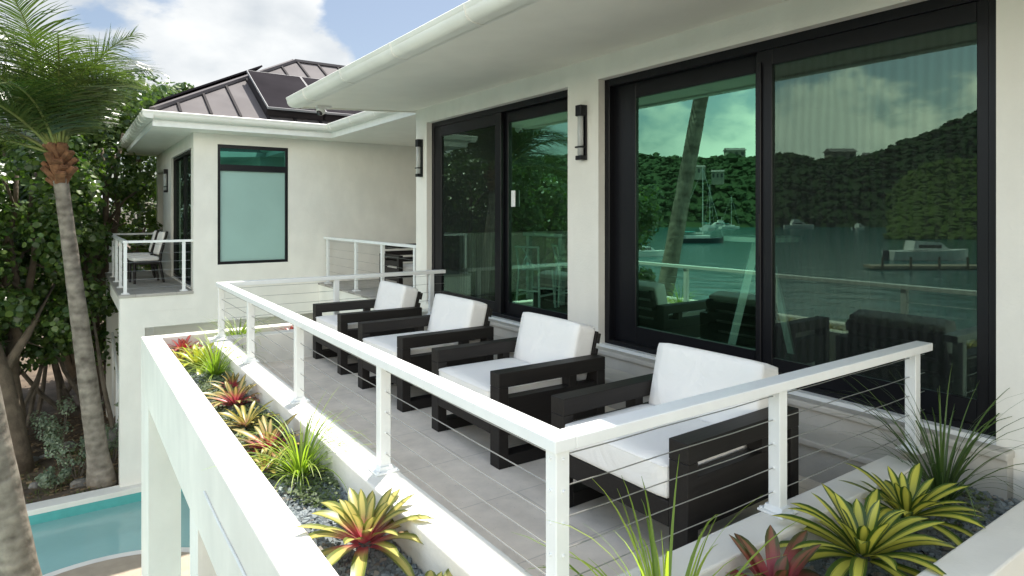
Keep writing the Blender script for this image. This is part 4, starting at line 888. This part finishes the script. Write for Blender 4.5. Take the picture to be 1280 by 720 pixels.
# garden floor: shrubs, rocks, fence
def shrub(label,x,y,h,r_,seed):
    rnd=random.Random(seed); root=tag(empty('shrub',(x,y,GZ)),label,'shrub','pale shrubs by the palm'); V=[];F=[];Cc=[]; b=BM()
    for k in range(9):
        a=rnd.uniform(0,6.28); e=Vector((math.cos(a)*r_*.8,math.sin(a)*r_*.8,h*rnd.uniform(.5,1))); tube(b,[(0,0,-.05),e*.5+Vector((0,0,.06)),e],[.012,.009,.004],5); leafblob(V,F,Cc,e.x,e.y,e.z,r_*.33,60,rnd,.022); leafblob(V,F,Cc,e.x*.5,e.y*.5,e.z*.6,r_*.3,30,rnd,.022)
    obj('stem',b,'bark_grey',root); rawmesh('foliage',V,F,'shrub_leaf',root,cols=Cc)
shrub('pale grey-green shrub at the foot of the far palm',.12,13.0,.8,.42,61); shrub('pale shrub between the palm trunk and the lower wall',.62,13.3,1.15,.34,62); shrub('small pale shrub left of the far palm',-.2,12.75,.35,.22,63); shrub('silvery shrub higher up behind the far palm',-.1,14.3,1.0,.45,64)
rnd=random.Random(70)
RK=[(-.62,14.4,.16,'pale rock left of the far palm'),(-.3,14.5,.15,'second rock in the row across the garden'),(-.05,14.9,.18,'flat rock at the back of the garden row'),(.15,12.75,.14,'rock at the pool edge near the shrub'),(.62,14.6,.34,'big grey boulder between the palm and the balcony pillar'),(-.9,14.0,.14,'rock beside the brown trunk'),(-.45,13.1,.10,'small rock on the bare soil')]
for (x,y,s,lb) in RK:
    b=BM(); bmesh.ops.create_icosphere(b,subdivisions=3,radius=1); sd=rnd.uniform(0,99)
    for v in b.verts: k=1+.4*noise.noise(v.co*1.3+Vector((sd,0,0))); v.co=Vector((v.co.x*s*k,v.co.y*s*.8*k,v.co.z*s*.6*k))
    o=obj('rock',b,'rock_grey',smooth=True); o.location=(x,y,GZ+s*.15); tag(o,lb,'rock','garden rocks')
def litter():
    rnd=random.Random(71); V=[];F=[];Cc=[]
    for k in range(2600):
        x=rnd.uniform(-2.5,1.6); y=rnd.uniform(12.3,17); s=rnd.uniform(.02,.06); z=GZ+.02+.16*noise.noise(Vector((x*.6,y*.6,3))); o=len(V); a=rnd.uniform(0,6.28); t=rnd.random()
        for c in range(4): V.append((x+s*math.cos(a+c*1.57),y+s*.6*math.sin(a+c*1.57),z+rnd.uniform(0,.03))); Cc.append((t,t,t))
        F.append((o,o+1,o+2,o+3))
    tag(rawmesh('leaf_litter',V,F,'litter_leaf',cols=Cc),'brown fallen leaves on the garden soil','leaf litter',kind='stuff')
leafmat('litter_leaf',(.10,.06,.03),(.32,.22,.12),0,.8)
litter()
leafmat('turf_blade',(.06,.09,.02),(.14,.18,.05),.2,.6)
def turf():
    rnd=random.Random(72); V=[];F=[];Cc=[]
    for k in range(5200):
        x=rnd.uniform(-2.0,1.2); y=rnd.uniform(12.25,14.6)
        if noise.noise(Vector((x*1.4,y*1.4,9)))<.0: continue
        z=GZ+.16*noise.noise(Vector((x*.6,y*.6,3)))-.02; o=len(V); a=rnd.uniform(0,6.28); h=rnd.uniform(.04,.11); t=rnd.random(); w=.008
        V+=[(x-w*math.cos(a),y-w*math.sin(a),z),(x+w*math.cos(a),y+w*math.sin(a),z),(x+h*.5*math.sin(a),y+h*.5*math.cos(a),z+h)]; Cc+=[(t,t,t)]*3; F.append((o,o+1,o+2))
    tag(rawmesh('grass',V,F,'turf_blade',cols=Cc),'thin patchy grass on the garden soil','grass',kind='stuff')
turf()
r=tag(empty('wooden_fence',(0,0,0)),'dark wooden board fence between the trees and the balcony pillar','fence')
b=BM()
for k in range(14): bx(b,.2+k*.22,.2+k*.22+.19,17.0,17.03,GZ,GZ+1.75+.03*math.sin(k*3))
obj('board',b,'fence_wood',r); b=BM(); bx(b,.2,3.2,17.031,17.08,GZ+.4,GZ+.5); bx(b,.2,3.2,17.031,17.08,GZ+1.4,GZ+1.5); obj('rail',b,'fence_wood',r)
r=tag(empty('stair_railing',(0,0,0)),'white handrail on the lower side steps behind the balcony pillar','railing')
b=BM(); tube(b,[(.78,16.3,GZ+1.9),(.78,13.4,GZ+.95),(.78,12.9,GZ+.95)],.025,8); obj('handrail',b,'white_metal',r)
for y,zz in ((16.2,1.87),(14.8,1.4),(13.4,.95),(12.95,.95)): b=BM(); bx(b,.76,.80,y-.02,y+.02,GZ,GZ+zz-.02); obj('post',b,'white_metal',r)
# ============================================================ BOATS AND VILLAS (seen mirrored)
def hull(bm,L_,w,h,bow=.35):
    n=12; rows=[]
    for i in range(n+1):
        s=i/n; ww=w/2*(1 if s<1-bow else max(.02,1-((s-(1-bow))/bow)**2)); sheer=h*(1+.25*s**2)
        x=-L_/2+L_*s; rows.append([bm.verts.new(c) for c in ((x,-ww,sheer),(x,-ww*.7,-.2),(x,ww*.7,-.2),(x,ww,sheer))])
    for a,b_ in zip(rows,rows[1:]):
        for k in range(4): bm.faces.new((a[k],a[(k+1)%4],b_[(k+1)%4],b_[k]))
    bm.faces.new(rows[0]); bm.faces.new(rows[-1][::-1]); bmesh.ops.recalc_face_normals(bm,faces=bm.faces); return bm
def sailboat(label,px,d,L_,mast,rz,hm='hull_white'):
    p=M_(px,d,SEAZ); r=tag(empty('sailing_boat',p,rz),label,'sailboat','sailing boats on the bay'); obj('hull',hull(BM(),L_,L_*.3,L_*.09),hm,r)
    b=BM(); bx(b,-L_*.3,L_*.2,-L_*.11,L_*.11,L_*.09,L_*.16,.1,2); obj('cabin',b,'hull_white',r)
    b=BM(); tube(b,[(L_*.08,0,L_*.1),(L_*.08,0,mast)],[.13,.08],8); tube(b,[(L_*.08,0,L_*.2),(-L_*.32,0,L_*.2)],.12,8); tube(b,[(L_*.08,-L_*.08,mast*.5),(L_*.08,L_*.08,mast*.5)],.05,6); obj('mast',b,'spar',r)
    b=BM(); tube(b,[(L_*.5,0,L_*.12),(L_*.08,0,mast*.97)],.05,5); tube(b,[(-L_*.5,0,L_*.1),(L_*.08,0,mast*.98)],.03,5); obj('stay',b,'spar',r)
    b=BM(); bx(b,-L_*.36,-L_*.1,-L_*.12,L_*.12,L_*.22,L_*.235,.05,1); obj('bimini',b,'canvas_teal',r); return r
AX=R(YAW) # broadside to the mirrored view
sailboat('white sailing boat with a tall mast, nearest one mirrored in the nearer door',873,150,11.5,18,R(215),'hull_dark')
sailboat('second sailing boat with a slanted furled sail, behind the tall-masted one',886,262,13,19,R(160))
sailboat('small distant sailing boat with a thin mast near the wooded shore',912,290,10,15,R(200))
def motorboat(label,px,d,L_,rz,fly=False,name='motor_boat'):
    p=M_(px,d,SEAZ); r=tag(empty(name,p,rz),label,'motorboat','motor boats on the bay'); obj('hull',hull(BM(),L_,L_*.3,L_*.11),'hull_white',r)
    b=BM(); prism(b,[(-L_*.25,L_*.12),(L_*.22,L_*.12),(L_*.10,L_*.22),(-L_*.22,L_*.24)],'y',-L_*.1,L_*.1)
    if fly: prism(b,[(-L_*.2,L_*.24),(L_*.02,L_*.235),(-L_*.02,L_*.30),(-L_*.2,L_*.30)],'y',-L_*.085,L_*.085); tube(b,[(-L_*.12,0,L_*.3),(-L_*.16,0,L_*.42)],.05,6)
    obj('cabin',b,'hull_white',r); b=BM(); bx(b,-L_*.18,L_*.10,-L_*.105,L_*.105,L_*.15,L_*.19); obj('window',b,'boat_glass',r)
    b=BM(); bx(b,-L_*.56,-L_*.5,-.25,.25,0,L_*.12,.05,1); obj('engine',b,'hull_dark',r); return r
motorboat('small dark-sided motorboat moored close, at the left of the nearer door mirror',806,104,7,R(205))
motorboat('white motorboat by the wooded shore right of the sailing boats',897,300,12,R(35),True)
motorboat('white cabin cruiser in the middle of the right-hand door mirror',998,290,14,R(215),True)
motorboat('small white cruiser with a round canopy by the far shore',1074,270,9,R(180),True)
motorboat('long white motor yacht moored close, in the right-hand door mirror',1160,96,12,R(215))
motorboat('distant white boat at the right end of the bay',1216,260,13,R(210),True)
r=tag(empty('floating_dock',M_(1165,80,SEAZ),R(215)),'long pale floating dock in the right-hand door mirror','dock')
b=BM(); bx(b,-8,8,-1.2,1.2,.1,.5,.05,1); obj('deck_boards',b,'travertine',r); b=BM()
for k in range(5): tube(b,[(-7+k*3.5,1.35,-1),(-7+k*3.5,1.35,1.6)],.14,8)
obj('pile',b,'bark_brown',r)
def villa(label,px,py,d,w,h,rz=0):
    p=M_(px,d,1.55+(CY-py)/FPX*d); r=tag(empty('hillside_villa',p,R(215)+rz),label,'house','villas on the far hillside')
    b=BM(); bx(b,-w/2,w/2,-w*.3,w*.3,-3,h); obj('wall',b,'villa_wall',r)
    b=BM(); prism(b,[(-w*.36,h),(w*.36,h),(0,h+w*.16)],'x',-w*.55,w*.55); obj('roof',b,'villa_roof',r)
    for k in range(3):
        b=BM(); x=-w*.33+k*w*.33; 
        for s in (-1,1): bx(b,x-w*.08,x+w*.08,s*w*.3-.05,s*w*.3+.05,h*.2,h*.75)
        obj('window',b,'villa_dark',r)
villa('grey villa on the hillside mirrored above the masts, left one',872,218,350,7,4); villa('cream villa on the hillside mirrored above the masts, right one',897,224,350,6.5,4,R(20))
villa('white villa on the ridge mirrored at the right of the nearer door',918,196,425,12,4); villa('white villa on the ridge in the right-hand door mirror',1050,200,420,16,5); villa('pale villa on the ridge beside the headland trees',1092,202,420,12,4,R(10))
